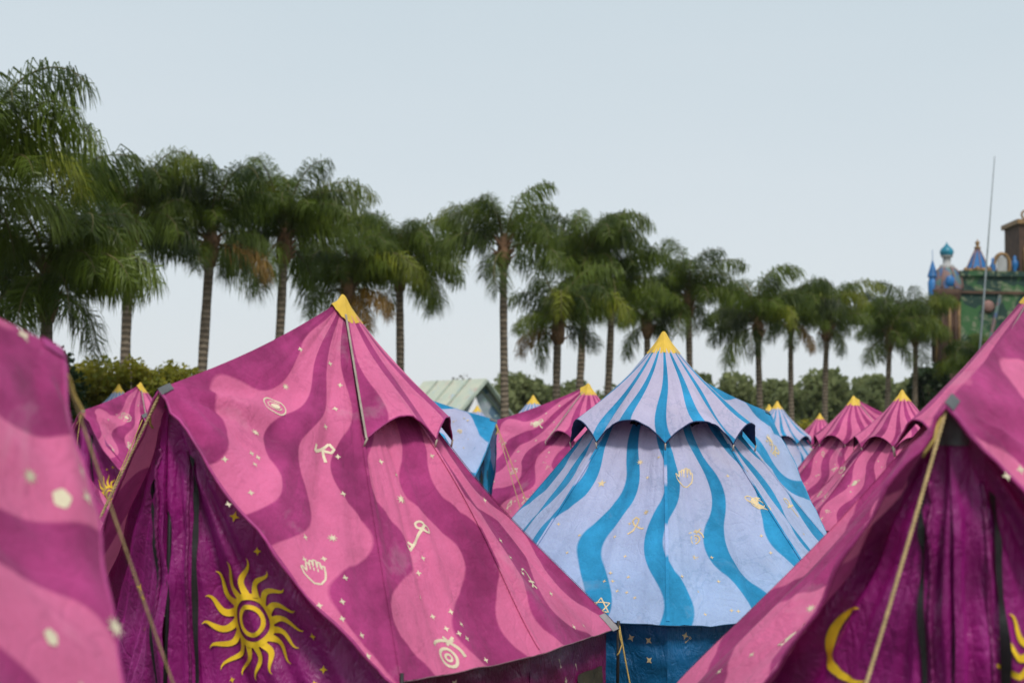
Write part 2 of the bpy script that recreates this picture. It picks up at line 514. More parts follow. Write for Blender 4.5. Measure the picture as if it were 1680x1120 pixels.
# ------------------------------------------------------------------ the tent
class Tent:
    """local frame: door at azimuth 0, vertices every 45 degrees counter-clockwise"""
    def __init__(self, H=3.07, e=.65, R=None, rp=2.0, zp=2.37, seed=0, sc=1.0, ANG=None):
        self.H, self.e, self.rp, self.zp, self.seed = H * sc, e * sc, rp, zp * sc, seed
        R, ANG = R or {}, ANG or {}
        self.E, self.Et = [], []
        for k in range(8):
            a = radians(ANG.get(k, 45 * k))
            if k == 0: self.E.append(Vector((rp, 0, self.zp)))
            else:
                r = R.get(k, 2.0)
                z = self.e
                self.E.append(Vector((r * cos(a), r * sin(a), z)))
            rt_ = 1.9 if R.get(k, 2.0) < 1.7 else 2.0
            self.Et.append(self.E[0].copy() if k == 0 else Vector((rt_ * cos(a), rt_ * sin(a), self.e)))
        self.A = Vector((0, 0, self.H))
        self.nrm = []
        for k in range(8):
            n = (self.E[k] - self.A).cross(self.E[(k + 1) % 8] - self.A).normalized()
            if n.z < 0: n = -n
            self.nrm.append(n)
        self.vn = [(self.nrm[k - 1] + self.nrm[k]).normalized() for k in range(8)]
    def n(self, k, u):
        u = min(1, max(0, u))
        m = self.nrm[k]
        if u < .5: return self.vn[k].lerp(m, u * 2).normalized()
        return m.lerp(self.vn[(k + 1) % 8], u * 2 - 1).normalized()
    def ray(self, k, v):
        q = min(1, max(0, (v - .42) / .58))
        q = q * q * (3 - 2 * q)
        return self.A + (self.Et[k].lerp(self.E[k], q) - self.A) * v
    def base(self, k, u, v):
        if k in (0, 7): v = v * (1 + .05 * sin(pi * min(1, max(0, u))) * v)
        p = self.ray(k, v).lerp(self.ray((k + 1) % 8, v), u)
        p.z -= .045 * sin(pi * min(v, 1.0))
        return p
    def dist(self, k, u, v):
        return (self.base(k, u, v) - self.A).length / 3.14
    def S(self, k, u, v, off=0.0):
        """roof surface of panel k (between vertex k and k+1); off = distance proud of it"""
        p = self.base(k, u, v)
        uu = min(max(u, 0), 1)
        env = sin(pi * uu) ** .7 if 0 < uu < 1 else 0.0
        vv = min(v, 1.0)
        s = self.seed * 7.3 + k * 3.17
        d = -.035 * env * sin(pi * vv) ** .8 * (1 if v < 1 else 0) - .02 * env * vv
        d += .10 * env * vv * noise.noise((u * 5.0 + s, vv * .9, s))
        d += .026 * env * noise.noise((u * 14 + s, vv * 1.5, s + 9)) * (.3 + vv)
        d *= 1 - .55 * max(0, min(1, (vv - .8) / .2))
        edge = exp(-min(uu, 1 - uu) / .10)
        d += .034 * edge * env * sin(min(uu, 1 - uu) * 70 + 2.5 * noise.noise((vv * 3, s, 1))) * min(1, vv * 2)
        d += .010 * noise.noise(p * 3.1 + Vector((s, 0, 0))) * env
        if k in (0, 7):                       # pull lines fanning out from the door peak
            uq = u if k == 0 else 1 - u
            q = p - self.E[0]
            r = q.length
            tow = (self.A - self.E[0]).normalized()
            c = max(-1, min(1, q.dot(tow) / max(r, 1e-4)))
            ang = math.acos(c)
            d += .115 * (noise.noise((ang * 3.8 + s, r * .4, s))) * min(1, r * 3) * exp(-r / .8) * min(1, uq * 9) * min(1, (1 - uq) * 6)
            d += .028 * sin(ang * 13 + 2 * noise.noise((r * 2, s, 0))) * min(1, r * 4) * exp(-r / .45) * min(1, uq * 9)
        return p + self.nrm[k] * d + self.n(k, u) * off
    # ---- door
    def door_frame(self, side):
        P, V1 = self.E[0], self.E[1] if side > 0 else self.E[7]
        G0 = Vector((self.rp - .10, 0, 0.0))
        G1 = Vector((V1.x * .985, V1.y * .985, 0.0))
        n = (V1 - P).cross(Vector((0, 0, 1)))
        n.z = 0
        n.normalize()
        if n.x < 0: n = -n
        return P, V1, G0, G1, n
    def D(self, side, s, t, off=0.0):
        P, V1, G0, G1, n = self.door_frame(side)
        T = P.lerp(V1, s) - n * .035
        T.z -= .02
        B = G0.lerp(G1, s)
        p = T.lerp(B, t)
        sd = self.seed * 5.1 + side * 11
        r = (p - P).length
        ang = atan2((P.z - p.z), max(1e-3, s * (V1 - P).length))
        fade = min(1, r * 1.6)
        es = min(1, (1 - s) * 8)
        d = .085 * fade * noise.noise((ang * 6.0 + sd, r * .35, sd)) * es
        d += .05 * fade * noise.noise((ang * 15 + sd, r * .9, sd + 4)) * es
        cen = exp(-(s / .10) ** 2)
        d += .034 * cen * sin(s * 85 + noise.noise((0, t * 3, sd)) * 1.5) * min(1, r * 1.2) * min(1, s * 30)
        d += .05 * noise.noise((p.x * 2.2 + sd, p.y * 2.2, p.z * 3.0)) * es * fade
        d -= .05 * sin(pi * min(1, t)) * s * (1 - s) * 3
        return p + n * (d + off)
    def W(self, k, u, v, off=0.0):
        a, b = self.E[k], self.E[(k + 1) % 8]
        c = a.lerp(b, u)
        out = Vector((c.x, c.y, 0)).normalized()
        p = Vector((c.x, c.y, 0)) - out * .06
        p.z = (self.e - .055) * (1 - v)
        s = self.seed * 3.3 + k
        d = .05 * noise.noise((u * 4 + s, v * 1.5, s)) * sin(pi * u) * min(1, v * 4 + .1) + .022 * noise.noise((u * 11 + s, v * 5, s)) * min(1, v * 4)
        return p + out * (d + off - .01)

def put(surface, c, ex_len, kind, size, rot, proud=.0025):
    """lay a 2D motif on a surface function f(u,v,off) about parameter point c"""
    u0, v0 = c
    h = .004
    P0 = surface(u0, v0, 0)
    Ju = (surface(u0 + h, v0, 0) - surface(u0 - h, v0, 0)) / (2 * h)
    Jv = (surface(u0, v0 + h, 0) - surface(u0, v0 - h, 0)) / (2 * h)
    n = Ju.cross(Jv).normalized()
    if n.dot(surface(u0, v0, .1) - P0) < 0: n = -n
    ey = (Vector((0, 0, 1)) - n * n.z).normalized()      # y up the cloth, x to the right seen from outside
    ex = ey.cross(n)
    G = ((Ju.dot(Ju), Ju.dot(Jv)), (Ju.dot(Jv), Jv.dot(Jv)))
    det = G[0][0] * G[1][1] - G[0][1] ** 2
    V2, F = motif2d(kind)
    cr, sr = cos(rot), sin(rot)
    out = []
    for x, y in V2:
        x, y = (x * cr - y * sr) * size * ex_len * 1.12, (x * sr + y * cr) * size * 1.12
        w = ex * x + ey * y
        bu, bv = w.dot(Ju), w.dot(Jv)
        du = (G[1][1] * bu - G[0][1] * bv) / det
        dv = (G[0][0] * bv - G[0][1] * bu) / det
        out.append(surface(u0 + du, v0 + dv, proud))
    return out, F

def is_light(q, v, ph, width, n):
    q = q + wob(v, ph, n)
    c = abs((q + .5) % 1.0 - .5)
    return c > width + .10

BIG = ['key', 'hand', 'planet', 'moondisc', 'rune', 'ankh', 'eye', 'hexagram', 'saturnsign', 'anchor', 'loop', 'flower', 'star8']

def build_tent(colour, loc, az, label, group, mat_i=0, seed=0, nu=26, nv=48, R=None, rp=2.0, zp=2.37, sc=1.0,
               motifs=None, auto=True, ropes=(), window=False, rope_r=.006, detail=True, hood_tape=True, e=.65, door_mat=None, ANG=None, flare=.18, fitting='grey_patch', dpos=None, patch_h=.135):
    T = Tent(R=R, rp=rp, zp=zp, seed=seed, sc=sc, e=e, ANG=ANG)
    root = empty('bell_tent', loc, radians(az))
    tag(root, label, 'tent', group)
    rnd = random.Random(seed * 977 + 5)
    mat = M[colour][mat_i]
    satin = M[colour + '_satin']
    pr_mat = M['pale_print'] if colour == 'pink' else M['cream_print']
    ph = ((5.19, 5.6, 4.8) if colour == 'pink' else (3.0, 3.6))[mat_i]
    wid = .215 if colour == 'pink' else .165
    roll = M['roll_' + colour]
    # roof panels with their prints
    for k in range(8):
        v1 = 1.035 if k in (0, 7) else 1.012
        ro = mesh('roof_panel', *grid(lambda u, v: T.S(k, u, v), nu, nv, v0=.012, v1=v1, uvk=k)[:2], mat, root,
                  uv=[(stripe_q(colour, i + k), T.dist(k, i, j), i + k) for j in [.012 + (v1 - .012) * q / nv for q in range(nv + 1)] for i in [q / nu for q in range(nu + 1)]])
        surf = lambda u, v, off, k=k: T.S(k, u, v, off)
        todo = [m for m in (motifs or []) if m[1] == k]
        stars = []
        for kind, _, u, v, size, rot in todo:
            if kind == 'star4' and size < .035:
                stars.append(put(surf, (u, v), 1, kind, size, rot))
            else:
                vv, ff = put(surf, (u, v), 1, kind, size, rot)
                mesh('printed_' + {'star8': 'star', 'star5': 'star', 'star4': 'star', 'saturnsign': 'glyph', 'rune': 'glyph', 'eye': 'eye', 'loop': 'ribbon', 'moondisc': 'moon_disc', 'hook': 'glyph'}.get(kind, kind), vv, ff, pr_mat, ro, smooth=False)
        if auto:
            tries, big, sm = 0, 0, 0
            vlo = .46 if 1 <= k <= 6 else .22
            while tries < 400 and (big < 4 or sm < 22):
                tries += 1
                u, v = rnd.uniform(.06, .94), sqrt(rnd.uniform(vlo ** 2, .95 ** 2))
                if not is_light(stripe_q(colour, u + k), T.dist(k, u, v), ph, wid, WAVE_N[colour]): continue
                if big < 4 and 400 > tries and sm >= big * 5:
                    kd = rnd.choice(BIG)
                    vv, ff = put(surf, (u, v), 1, kd, rnd.uniform(.075, .11) if kd not in ('star8', 'flower') else .045, rnd.uniform(-.9, .9))
                    mesh('printed_motif', vv, ff, pr_mat, ro, smooth=False)
                    big += 1
                elif sm < 22:
                    stars.append(put(surf, (u, v), 1, 'star4', rnd.choice((.010, .013, .017, .024)), rnd.uniform(-.3, .3)))
                    sm += 1
        if stars:
            V, F, _ = join(stars)
            so = mesh('printed_stars', V, F, pr_mat, ro, smooth=False)
            so["kind"] = "stuff"
        # hem cord
        if k in (0, 7):
            pts = [T.S(k, i / 30, 1.036, -.006) for i in range(31)]
            rr = [.011 + .007 * noise.noise((i * .35, k, seed)) for i in range(31)]
            mesh('edge_roll', *tube(pts, rr, 6), roll, root)
        else:
            pts = [T.S(k, i / 16, 1.013, -.002) for i in range(17)]
            mesh('hem_cord', *tube(pts, .005, 5), M['hem_' + colour], root)
    # felled seams standing proud of the cloth
    for k in range(1, 8):
        sv0 = .40
        def sf(a, q, k=k):
            w = (a - .5) * .026
            v = sv0 + (1.0 - sv0) * q
            e0 = (T.ray((k + 1) % 8, v) - T.ray(k - 1, v)).normalized()
            return T.ray(k, v) - Vector((0, 0, .045 * sin(pi * v))) + e0 * w + T.vn[k] * .006
        V, F, _ = grid(sf, 1, 24)
        U = [(stripe_q(colour, k), T.dist(k, 0, sv0 + (1 - sv0) * q / 24), k + .03) for q in range(25) for a in (0, 1)]
        mesh('seam_strip', V, F, mat, root, uv=U)
    # vent hood over the six panels away from the door
    vt = .415
    def hv(u): return vt * (1 - .10 * sin(pi * u) ** .9)
    def hood(k, u, q, extra=0.0):
        vh = hv(u)
        v = .05 + (vh - .05) * q
        s = sin(pi * u)
        off = .016 + .030 * q + flare * q ** 1.6 * s ** .95
        off += .012 * noise.noise((u * 9 + k * 2.1 + seed, q * 2.2, 3)) * q * (1 if .02 < u < .98 else 0) + .006 * noise.noise((u * 26 + k * 5, q * 3.5, seed)) * q * s
        p = T.S(k, u, v, 0)
        env = T.base(k, u, v)
        p = p.lerp(env, .7)
        return p + T.n(k, u) * (off + extra)
    nh, mh = max(10, nu * 2 // 3), max(8, nv // 3)
    hp, lp, hem = [], [], []
    for k in range(1, 7):
        V, F, _ = grid(lambda u, q: hood(k, u, q), nh, mh)
        U = [(stripe_q(colour, u / nh + k), T.dist(k, u / nh, .05 + (hv(u / nh) - .05) * q / mh), u / nh + k) for q in range(mh + 1) for u in range(nh + 1)]
        hp.append((V, F, U))
        lp.append(grid(lambda u, q: hood(k, u, q, -.008), nh, mh, flip=True)[:2])
        hem.append(tube([hood(k, i / nh, 1.0, -.003) for i in range(nh + 1)], .0065, 5))
    V, F, U = join(hp)
    ho = mesh('vent_hood', V, F, mat, root, uv=U)
    V, F, _ = join(lp)
    mesh('lining', V, F, M['lining_' + colour], ho)
    V, F, _ = join(hem)
    mesh('hem', V, F, M['lining_' + colour] if colour == 'blue' else roll, ho)
    for k in range(1, 7):                                        # dark mesh vents under the hood
        V, F, _ = grid(lambda u, v: T.S(k, u, v, .006), 8, 6, .3, .7, .16, .325)
        mesh('vent_mesh', V, F, M['mesh'], root)
        c = T.S(k, .5, .345, .05)
        if detail: mesh('vent_prop', *tube([T.S(k, .44, .33, .012), T.S(k, .47, .33, .06), hood(k, .5, .93, -.02), T.S(k, .53, .33, .06), T.S(k, .56, .33, .012)], .010, 5), M['black'], root)
    if hood_tape:
        for k, uo in ((1, .0), (6, 1.0)):
            e0 = (T.E[2] - T.E[1] if k == 1 else T.E[6] - T.E[7]).normalized()
            V, F, _ = grid(lambda a, q: hood(k, uo, q, .005) + e0 * (a * .022 - .020), 1, 20)
            mesh('seam_tape', V, F, M['tape'], root)
    if detail:
        for k in range(1, 8):
            kk, uu = (k, 0.0) if k < 7 else (6, 1.0)
            p = hood(kk, uu, 1.0, .004)
            q = T.S(kk, uu, vt + .012, .004)
            mesh('hood_tie', *tube([p, (p + q) / 2, q], .008, 5), M['tape'], root)
    # yellow cap
    cp = []
    for k in range(8):
        def capf(u, q, k=k):
            v = (.070 + .004 * sin(pi * u)) * q + .001
            p = T.base(k, u, v)
            return p + T.n(k, u) * (.014 + .008 * q - .006 * q * sin(pi * u) + .003 * sin(6 * pi * u) * q) + Vector((0, 0, .030 * exp(-(q / .3) ** 2)))
        cp.append(grid(capf, 8, 10)[:2])
    V, F, _ = join(cp)
    mesh('cap', V, F, M['cap'], root)
    dsize = {'sun': .335, 'moon': .185}
    dp = {1: (.37, .94), -1: (.43, 1.0)}
    if dpos:
        dsize.update(dpos[0])
        dp.update(dpos[1])
    # doors
    for side in (1, -1):
        dn, dm = nu * 2, nv
        V, F, _ = grid(lambda s, t: T.D(side, s, t), dn, dm, flip=(side > 0))
        do = mesh('door_panel', V, F, door_mat or satin, root)
        surf = lambda s, t, off, sd=side: T.D(sd, s, t, off)
        smooth_surf = surf
        zipf = lambda a, t: T.D(side, .105 + a * .02 + .03 * t, t, .026)
        mesh('zipper', *grid(zipf, 1, 40, v0=.10, flip=(side > 0))[:2], M['black'], do)
        if detail:
            pts = [T.D(side, .085 + .03 * t, t, .010 + .004 * sin(i * 2.1)) for i, t in enumerate([.10 + .9 * q / 110 for q in range(111)])]
            mesh('zip_piping', *tube(pts, [.011 + .005 * noise.noise((i * .8, seed, side)) for i in range(111)], 5), M['piping_' + colour], do)
        kind = 'sun' if side > 0 else 'moon'
        s0, zc = dp[side]
        P, V1, G0, G1, n = T.door_frame(side)
        Tz = P.lerp(V1, s0).z
        t0 = (Tz - zc) / Tz
        fl = 1 if side > 0 else -1
        vv, ff = put(surf, (s0, t0), 1, kind, dsize[kind], .0 if side > 0 else pi * .02, .010)
        mesh('printed_' + kind, vv, ff, M['gold_print'], do)
        st = []
        for _ in range(16):
            s = rnd.uniform(.2, .92)
            Tz = P.lerp(V1, s).z
            t = rnd.uniform(.12, .9)
            if abs(s - s0) < .2 and abs(Tz * (1 - t) - zc) < .36: continue
            st.append(put(surf, (s, t), 1, 'star4', rnd.choice((.018, .024, .03)), rnd.uniform(-.3, .3), .008))
        V, F, _ = join(st)
        mesh('printed_stars', V, F, M['gold_print'], do, smooth=False)["kind"] = "stuff"
        # grey reinforcement just under the peak
        def patch(a, b):
            s = a * .055
            tz = P.lerp(V1, s).z - .02
            t1 = max(.004, (tz - (P.z - patch_h)) / tz)
            return T.D(side, s, b * t1, .014)
        mesh('peak_patch', *grid(patch, 5, 5, flip=(side > 0))[:2], M['grey_patch'], root)
    # peak fitting over the ridge end
    pk = []
    for k, ua, ub in ((0, 0, .022), (7, .978, 1.0)):
        pk.append(grid(lambda u, v: T.S(k, u, v, .010), 3, 4, ua, ub, .982, 1.040)[:2])
    V, F, _ = join(pk)
    mesh('peak_fitting', V, F, M[fitting], root)
    # walls
    for k in range(1, 7):
        V, F, _ = grid(lambda u, v: T.W(k, u, v), nu, max(8, nv // 3), flip=False)
        wl = mesh('wall_panel', V, F, M['wall_' + colour], root)
        st = [put(lambda u, v, off, k=k: T.W(k, u, v, off), (rnd.uniform(.1, .9), rnd.uniform(.12, .9)), 1, rnd.choice(('star4', 'star4', 'star4', 'hook', 'key')), .03, rnd.uniform(-.8, .8)) for _ in range(7)]
        V, F, _ = join(st)
        mesh('printed_stars', V, F, pr_mat, wl, smooth=False)["kind"] = "stuff"
        if window and k == 2:
            mesh('window', *grid(lambda u, v: T.W(k, u, v, .014), 12, 8, .56, .93, .42, .9)[:2], M['window'], wl)
    # poles, corner patches
    for k in (1, 3, 5, 7):
        E_ = T.E[k]
        o_ = Vector((E_.x, E_.y, 0)).normalized()
        mesh('corner_pole', *tube([E_ + o_ * .035 + Vector((0, 0, .02)), Vector((E_.x, E_.y, 0)) + o_ * .035], .013, 7), M['black'], root)
        pt = []
        for kk, ua, ub in ((k - 1, .93, 1.0), (k, 0, .07)):
            if kk in (0, 7) or k in (1, 7): continue
            pt.append(grid(lambda u, v: T.S(kk, u, v, .007), 3, 4, ua, ub, .965, 1.018)[:2])
        if not pt: continue
        V, F, _ = join(pt)
        mesh('corner_patch', V, F, M['grey_patch'] if False else M['trim_grey'], root)
    mesh('door_pole', *tube([T.E[0] - Vector((.07, 0, .03)), Vector((rp - .09, 0, 0))], .014, 7), M['black'], root)
    # ropes: (vertex, peg local offset from the vertex (x, y), radius, material)
    inv = Matrix.Rotation(-radians(az), 3, 'Z')
    for k, peg, rr, mname in ropes:
        a = T.E[k] + Vector((cos(k * pi / 4), sin(k * pi / 4), 0)) * (.05 if k == 0 else .04) - Vector((0, 0, .04 if k == 0 else 0.0))
        b = inv @ (Vector(peg) - Vector(loc))
        pts = [a.lerp(b, i / 14) - Vector((0, 0, .03 * sin(pi * i / 14))) for i in range(15)]
        if rr > .008:
            d0 = (b - a).normalized()
            e1 = d0.orthogonal().normalized()
            e2 = d0.cross(e1)
            m_ = 330
            strands = []
            for ph_ in (0, pi):
                sp_ = []
                for i in range(m_ + 1):
                    q = i / m_
                    w = ph_ + q * 2 * pi * 62
                    sp_.append(a.lerp(b, q) - Vector((0, 0, .05 * sin(pi * q))) + (e1 * cos(w) + e2 * sin(w)) * rr * .5)
                strands.append(tube(sp_, rr * .62, 5))
            V, F, _ = join(strands)
            ro = mesh('guy_rope', V, F, M[mname], root)
        else:
            ro = mesh('guy_rope', *tube(pts, rr, 6), M[mname], root)
        if detail:
            d = (b - a).normalized()
            side_v = d.cross(Vector((0, 0, 1))).normalized()
            kn = [a + d * .05 + side_v * .01, a + d * .10 + side_v * .02, a + d * .16 + side_v * .012, a + d * .19 + side_v * .05 - Vector((0, 0, .03)), a + d * .17 + side_v * .07 - Vector((0, 0, .07))]
            mesh('rope_tail', *tube(kn, rr * .9, 5), M['rope'], ro)
        mesh('peg', *tube([b + Vector((0, 0, .05)), b - Vector((0, 0, .18))], .008, 5), M['black'], root)
    return root, T

# ------------------------------------------------------------------ ground
def ground_mat():
    m, t, b = nodes('grass_ground')
    tc = N(t, 'ShaderNodeTexCoord')
    f1 = noisetex(t, tc.outputs['Object'], .35, 6, .6)
    f2 = noisetex(t, tc.outputs['Object'], 14, 5, .7)
    c = mixc(t, ramp(t, f1, .35, .68), (.045, .062, .016), (.105, .090, .040))
    c = mixc(t, .5, c, mixc(t, ramp(t, f2, .3, .7), (.02, .035, .008), (.10, .12, .04)))
    t.links.new(c, b.inputs['Base Color'])
    b.inputs['Roughness'].default_value = .95
    bump(t, b, f2, .8, .04)
    return m
g = []
NG = 60
gv, gf = [], []
for j in range(NG + 1):
    for i in range(NG + 1):
        x, y = -1200 + 2400 * i / NG, -600 + 2400 * j / NG
        gv.append((x, y, 0.0))
for j in range(NG):
    for i in range(NG):
        a = j * (NG + 1) + i
        gf.append((a, a + 1, a + NG + 2, a + NG + 1))
gr = mesh('ground', gv, gf, ground_mat())
gr["kind"] = "structure"

# ------------------------------------------------------------------ tents
MOT = {
  'A': [('moondisc', 0, 0.289, 0.599, 0.085, 0), ('rune', 0, 0.651, 0.548, 0.09, -0.95), ('key', 1, 0.436, 0.66, 0.135, -1.0), ('hand', 0, 0.66, 0.95, 0.105, -0.45), ('eye', 1, 0.38, 0.965, 0.135, -0.45), ('flower', 2, 0.347, 0.541, 0.06, 0), ('star8', 0, 0.72, 0.802, 0.035, 0), ('star8', 1, 0.383, 0.558, 0.035, 0), ('anchor', 2, 0.446, 0.816, 0.09, -0.4), ('star8', 0, 0.286, 0.746, 0.032, 0), ('star8', 0, 0.276, 0.489, 0.026, 0), ('star4', 0, 0.316, 0.835, 0.022, 0), ('star4', 0, 0.26, 0.969, 0.022, 0), ('star4', 0, 0.334, 1.057, 0.022, 0), ('star4', 0, 0.373, 0.968, 0.022, 0), ('star4', 0, 0.344, 0.86, 0.022, 0), ('star4', 0, 0.343, 0.82, 0.022, 0), ('star4', 0, 0.19, 0.34, 0.022, 0), ('star4', 0, 0.573, 0.261, 0.022, 0), ('star4', 0, 0.768, 0.291, 0.022, 0), ('star4', 0, 0.713, 0.386, 0.022, 0), ('star4', 0, 0.633, 0.478, 0.022, 0), ('star4', 1, 0.234, 0.461, 0.022, 0), ('star4', 1, 0.415, 0.491, 0.022, 0), ('star4', 0, 0.781, 0.637, 0.022, 0), ('star4', 0, 0.754, 0.528, 0.022, 0), ('star4', 0, 0.6, 0.885, 0.022, 0), ('star4', 0, 0.608, 0.95, 0.022, 0), ('star4', 0, 0.686, 0.886, 0.022, 0), ('star4', 0, 0.769, 0.894, 0.022, 0), ('star4', 0, 0.676, 1.027, 0.022, 0), ('star4', 0, 0.755, 0.968, 0.022, 0), ('star4', 0, 0.755, 1.01, 0.022, 0), ('star4', 0, 0.84, 0.994, 0.022, 0), ('star4', 0, 0.863, 1.028, 0.022, 0), ('star4', 1, 0.915, 0.448, 0.022, 0), ('star4', 1, 0.432, 0.715, 0.022, 0), ('star4', 1, 0.361, 0.752, 0.022, 0), ('star4', 1, 0.295, 0.819, 0.022, 0), ('star4', 1, 0.494, 0.865, 0.022, 0), ('star4', 1, 0.366, 0.867, 0.022, 0), ('star4', 1, 0.539, 0.9, 0.022, 0), ('star4', 1, 0.429, 0.903, 0.022, 0), ('star4', 1, 0.49, 0.923, 0.022, 0), ('star4', 1, 0.431, 0.936, 0.022, 0), ('star4', 1, 0.531, 0.939, 0.022, 0), ('star4', 2, 0.561, 0.871, 0.022, 0), ('star4', 1, 0.617, 0.997, 0.022, 0), ('star4', 2, 0.854, 0.581, 0.022, 0), ('star4', 2, 0.341, 0.623, 0.022, 0), ('star4', 2, 0.434, 0.696, 0.022, 0), ('star4', 2, 0.385, 0.747, 0.022, 0), ('star4', 2, 0.4, 0.797, 0.022, 0), ('star4', 2, 0.521, 0.974, 0.022, 0), ('star4', 2, 0.628, 0.979, 0.022, 0) ],
  'B': [('hand', 4, 0.262, 0.517, 0.105, 0), ('planet', 4, 0.932, 0.609, 0.11, -0.4), ('ankh', 5, 0.831, 0.63, 0.1, 0.1), ('eye', 4, 0.262, 0.716, 0.08, 0), ('loop', 3, 0.707, 0.68, 0.09, 0.3), ('hexagram', 3, 0.599, 0.969, 0.09, 0.1), ('star5', 3, 0.26, 0.541, 0.04, 0.2), ('flower', 3, 0.09, 0.821, 0.06, 0), ('star8', 3, 0.802, 0.638, 0.03, 0), ('star8', 4, 0.24, 0.779, 0.03, 0), ('star8', 3, 0.646, 0.461, 0.03, 0), ('star4', 3, 0.675, 0.786, 0.017, 0), ('star4', 3, 0.609, 0.851, 0.017, 0), ('star4', 3, 0.729, 0.858, 0.017, 0), ('star4', 3, 0.583, 0.881, 0.017, 0), ('star4', 3, 0.633, 0.876, 0.017, 0), ('star4', 3, 0.674, 0.907, 0.017, 0), ('star4', 3, 0.738, 0.911, 0.017, 0), ('star4', 3, 0.795, 0.928, 0.017, 0), ('star4', 4, 0.348, 0.873, 0.017, 0), ('star4', 4, 0.216, 0.898, 0.017, 0), ('star4', 4, 0.231, 0.973, 0.017, 0), ('star4', 4, 0.378, 0.971, 0.017, 0), ('star4', 3, 0.662, 0.675, 0.017, 0), ('star4', 3, 0.565, 0.724, 0.017, 0), ('star4', 4, 0.804, 0.721, 0.017, 0), ('star4', 3, 0.903, 0.449, 0.017, 0), ('star4', 3, 0.77, 0.515, 0.017, 0), ('star4', 5, 0.259, 0.489, 0.017, 0), ('star4', 5, 0.653, 0.723, 0.017, 0), ('star4', 4, 0.411, 0.977, 0.017, 0), ('star4', 4, 0.105, 0.856, 0.017, 0), ('star4', 4, 0.347, 0.79, 0.017, 0), ('star4', 3, 0.288, 0.733, 0.017, 0), ('star4', 3, 0.257, 0.796, 0.017, 0), ('star4', 3, 0.055, 0.695, 0.017, 0), ('star4', 4, 0.803, 0.781, 0.017, 0), ('star4', 4, 0.769, 0.511, 0.017, 0) ],
  'E': [('key', 6, 0.661, 0.6, 0.09, -0.3), ('planet', 6, 0.626, 0.817, 0.1, 0.9), ('star8', 6, 0.529, 0.759, 0.03, 0), ('star4', 6, 0.645, 0.686, 0.022, 0), ('star4', 6, 0.535, 0.708, 0.022, 0), ('star4', 6, 0.644, 0.733, 0.022, 0), ('star4', 6, 0.606, 0.839, 0.022, 0), ('star4', 6, 0.464, 0.883, 0.022, 0), ('star4', 6, 0.627, 0.903, 0.022, 0), ('star4', 6, 0.632, 0.754, 0.022, 0), ('star4', 6, 0.67, 0.658, 0.022, 0), ('star4', 6, 0.585, 0.557, 0.022, 0), ('star4', 6, 0.384, 0.942, 0.022, 0), ('star4', 0, 0.161, 1.046, 0.022, 0), ('star4', 0, 0.186, 0.985, 0.022, 0) ],
  'L': [('flower', 7, 0.67, 0.943, 0.055, 0), ('flower', 7, 0.388, 0.885, 0.045, 0), ('star8', 7, 0.533, 1.034, 0.04, 0), ('star8', 7, 0.671, 0.88, 0.03, 0), ('star4', 7, 0.707, 1.0, 0.03, 0), ('star4', 7, 0.362, 0.949, 0.03, 0), ('star4', 7, 0.76, 1.01, 0.03, 0), ('star4', 7, 0.985, 0.932, 0.03, 0) ],
}

GP, GB = 'pink striped bell tents', 'blue striped bell tents'
build_tent('pink', (-1.26, 10.5, 0), 243, 'large pink and purple striped tent, left of centre, with yellow sun on its door', GP, 0, seed=1, nu=34, nv=64,
           R={1: 2.05, 2: 1.66, 3: 2.2, 7: 1.8}, rp=1.92, zp=2.35, motifs=MOT['A'], auto=False, window=True, flare=.13, dpos=({}, {-1: (.62, .42)}),
           ropes=((0, (-3.3, 9.0, 0), .0085, 'rope_pale'), (3, (1.0, 11.05, 0), .006, 'rope'), (7, (-4.1, 10.0, 0), .006, 'rope')))
build_tent('blue', (1.43, 13.38, 0), 85.5, 'pale blue tent with blue wavy stripes and scalloped hood standing in the centre', GB, 0, seed=2, nu=34, nv=64,
           motifs=MOT['B'], auto=False, ropes=((3, (-.4, 11.6, 0), .006, 'rope'),))
build_tent('pink', (3.1, 8.2, 0), 239, 'pink and purple striped tent cut off by the right edge, crescent moon on its door', GP, 1, seed=3, nu=34, nv=64,
           R={7: 2.3, 6: 2.1}, ANG={7: -29, 6: -71, 5: -115}, rp=2.27, zp=2.27, motifs=MOT['E'], auto=False, flare=.10, patch_h=.21, dpos=({'sun': .25, 'moon': .165}, {1: (.27, 1.13), -1: (.42, 1.16)}),
           ropes=((0, (1.02, 5.55, 0), .0085, 'rope_pale'), (7, (.6, 6.4, 0), .006, 'rope')))
build_tent('pink', (-2.57, 3.6, 0), 59, 'blurred pink tent nearest the camera at the left edge', GP, 2, seed=4, nu=30, nv=56,
           rp=1.75, R={7: 1.60}, ANG={7: -55}, motifs=MOT['L'], auto=False, fitting='roll_pink', ropes=((0, (-.95, 5.95, 0), .0045, 'rope_pale'),))
build_tent('pink', (1.37, 25.25, 0), 163, 'pink and purple tent right behind the central blue tent on its left', GP, 0, seed=5, nu=18, nv=34, zp=2.36, rp=1.95,
           ropes=((0, (-1.6, 26.4, 0), .006, 'rope'),))
build_tent('blue', (-2.25, 23.95, 0), 347, 'pale blue tent half hidden behind the big pink tent, bright blue door', GB, 1, seed=6, nu=18, nv=34, zp=2.42, rp=2.0,
           door_mat=M['blue_door'], ropes=((0, (.75, 22.6, 0), .006, 'rope'), (0, (.50, 22.75, 0), .006, 'rope_pale')))
build_tent('pink', (-2.9, 18.45, 0), 225, 'purple tent mostly hidden behind the big pink tent, small crescent moon on its door', GP, 1, seed=7, nu=18, nv=34, zp=2.31, rp=2.03,
           ropes=((0, (-5.2, 16.6, 0), .006, 'rope'),))
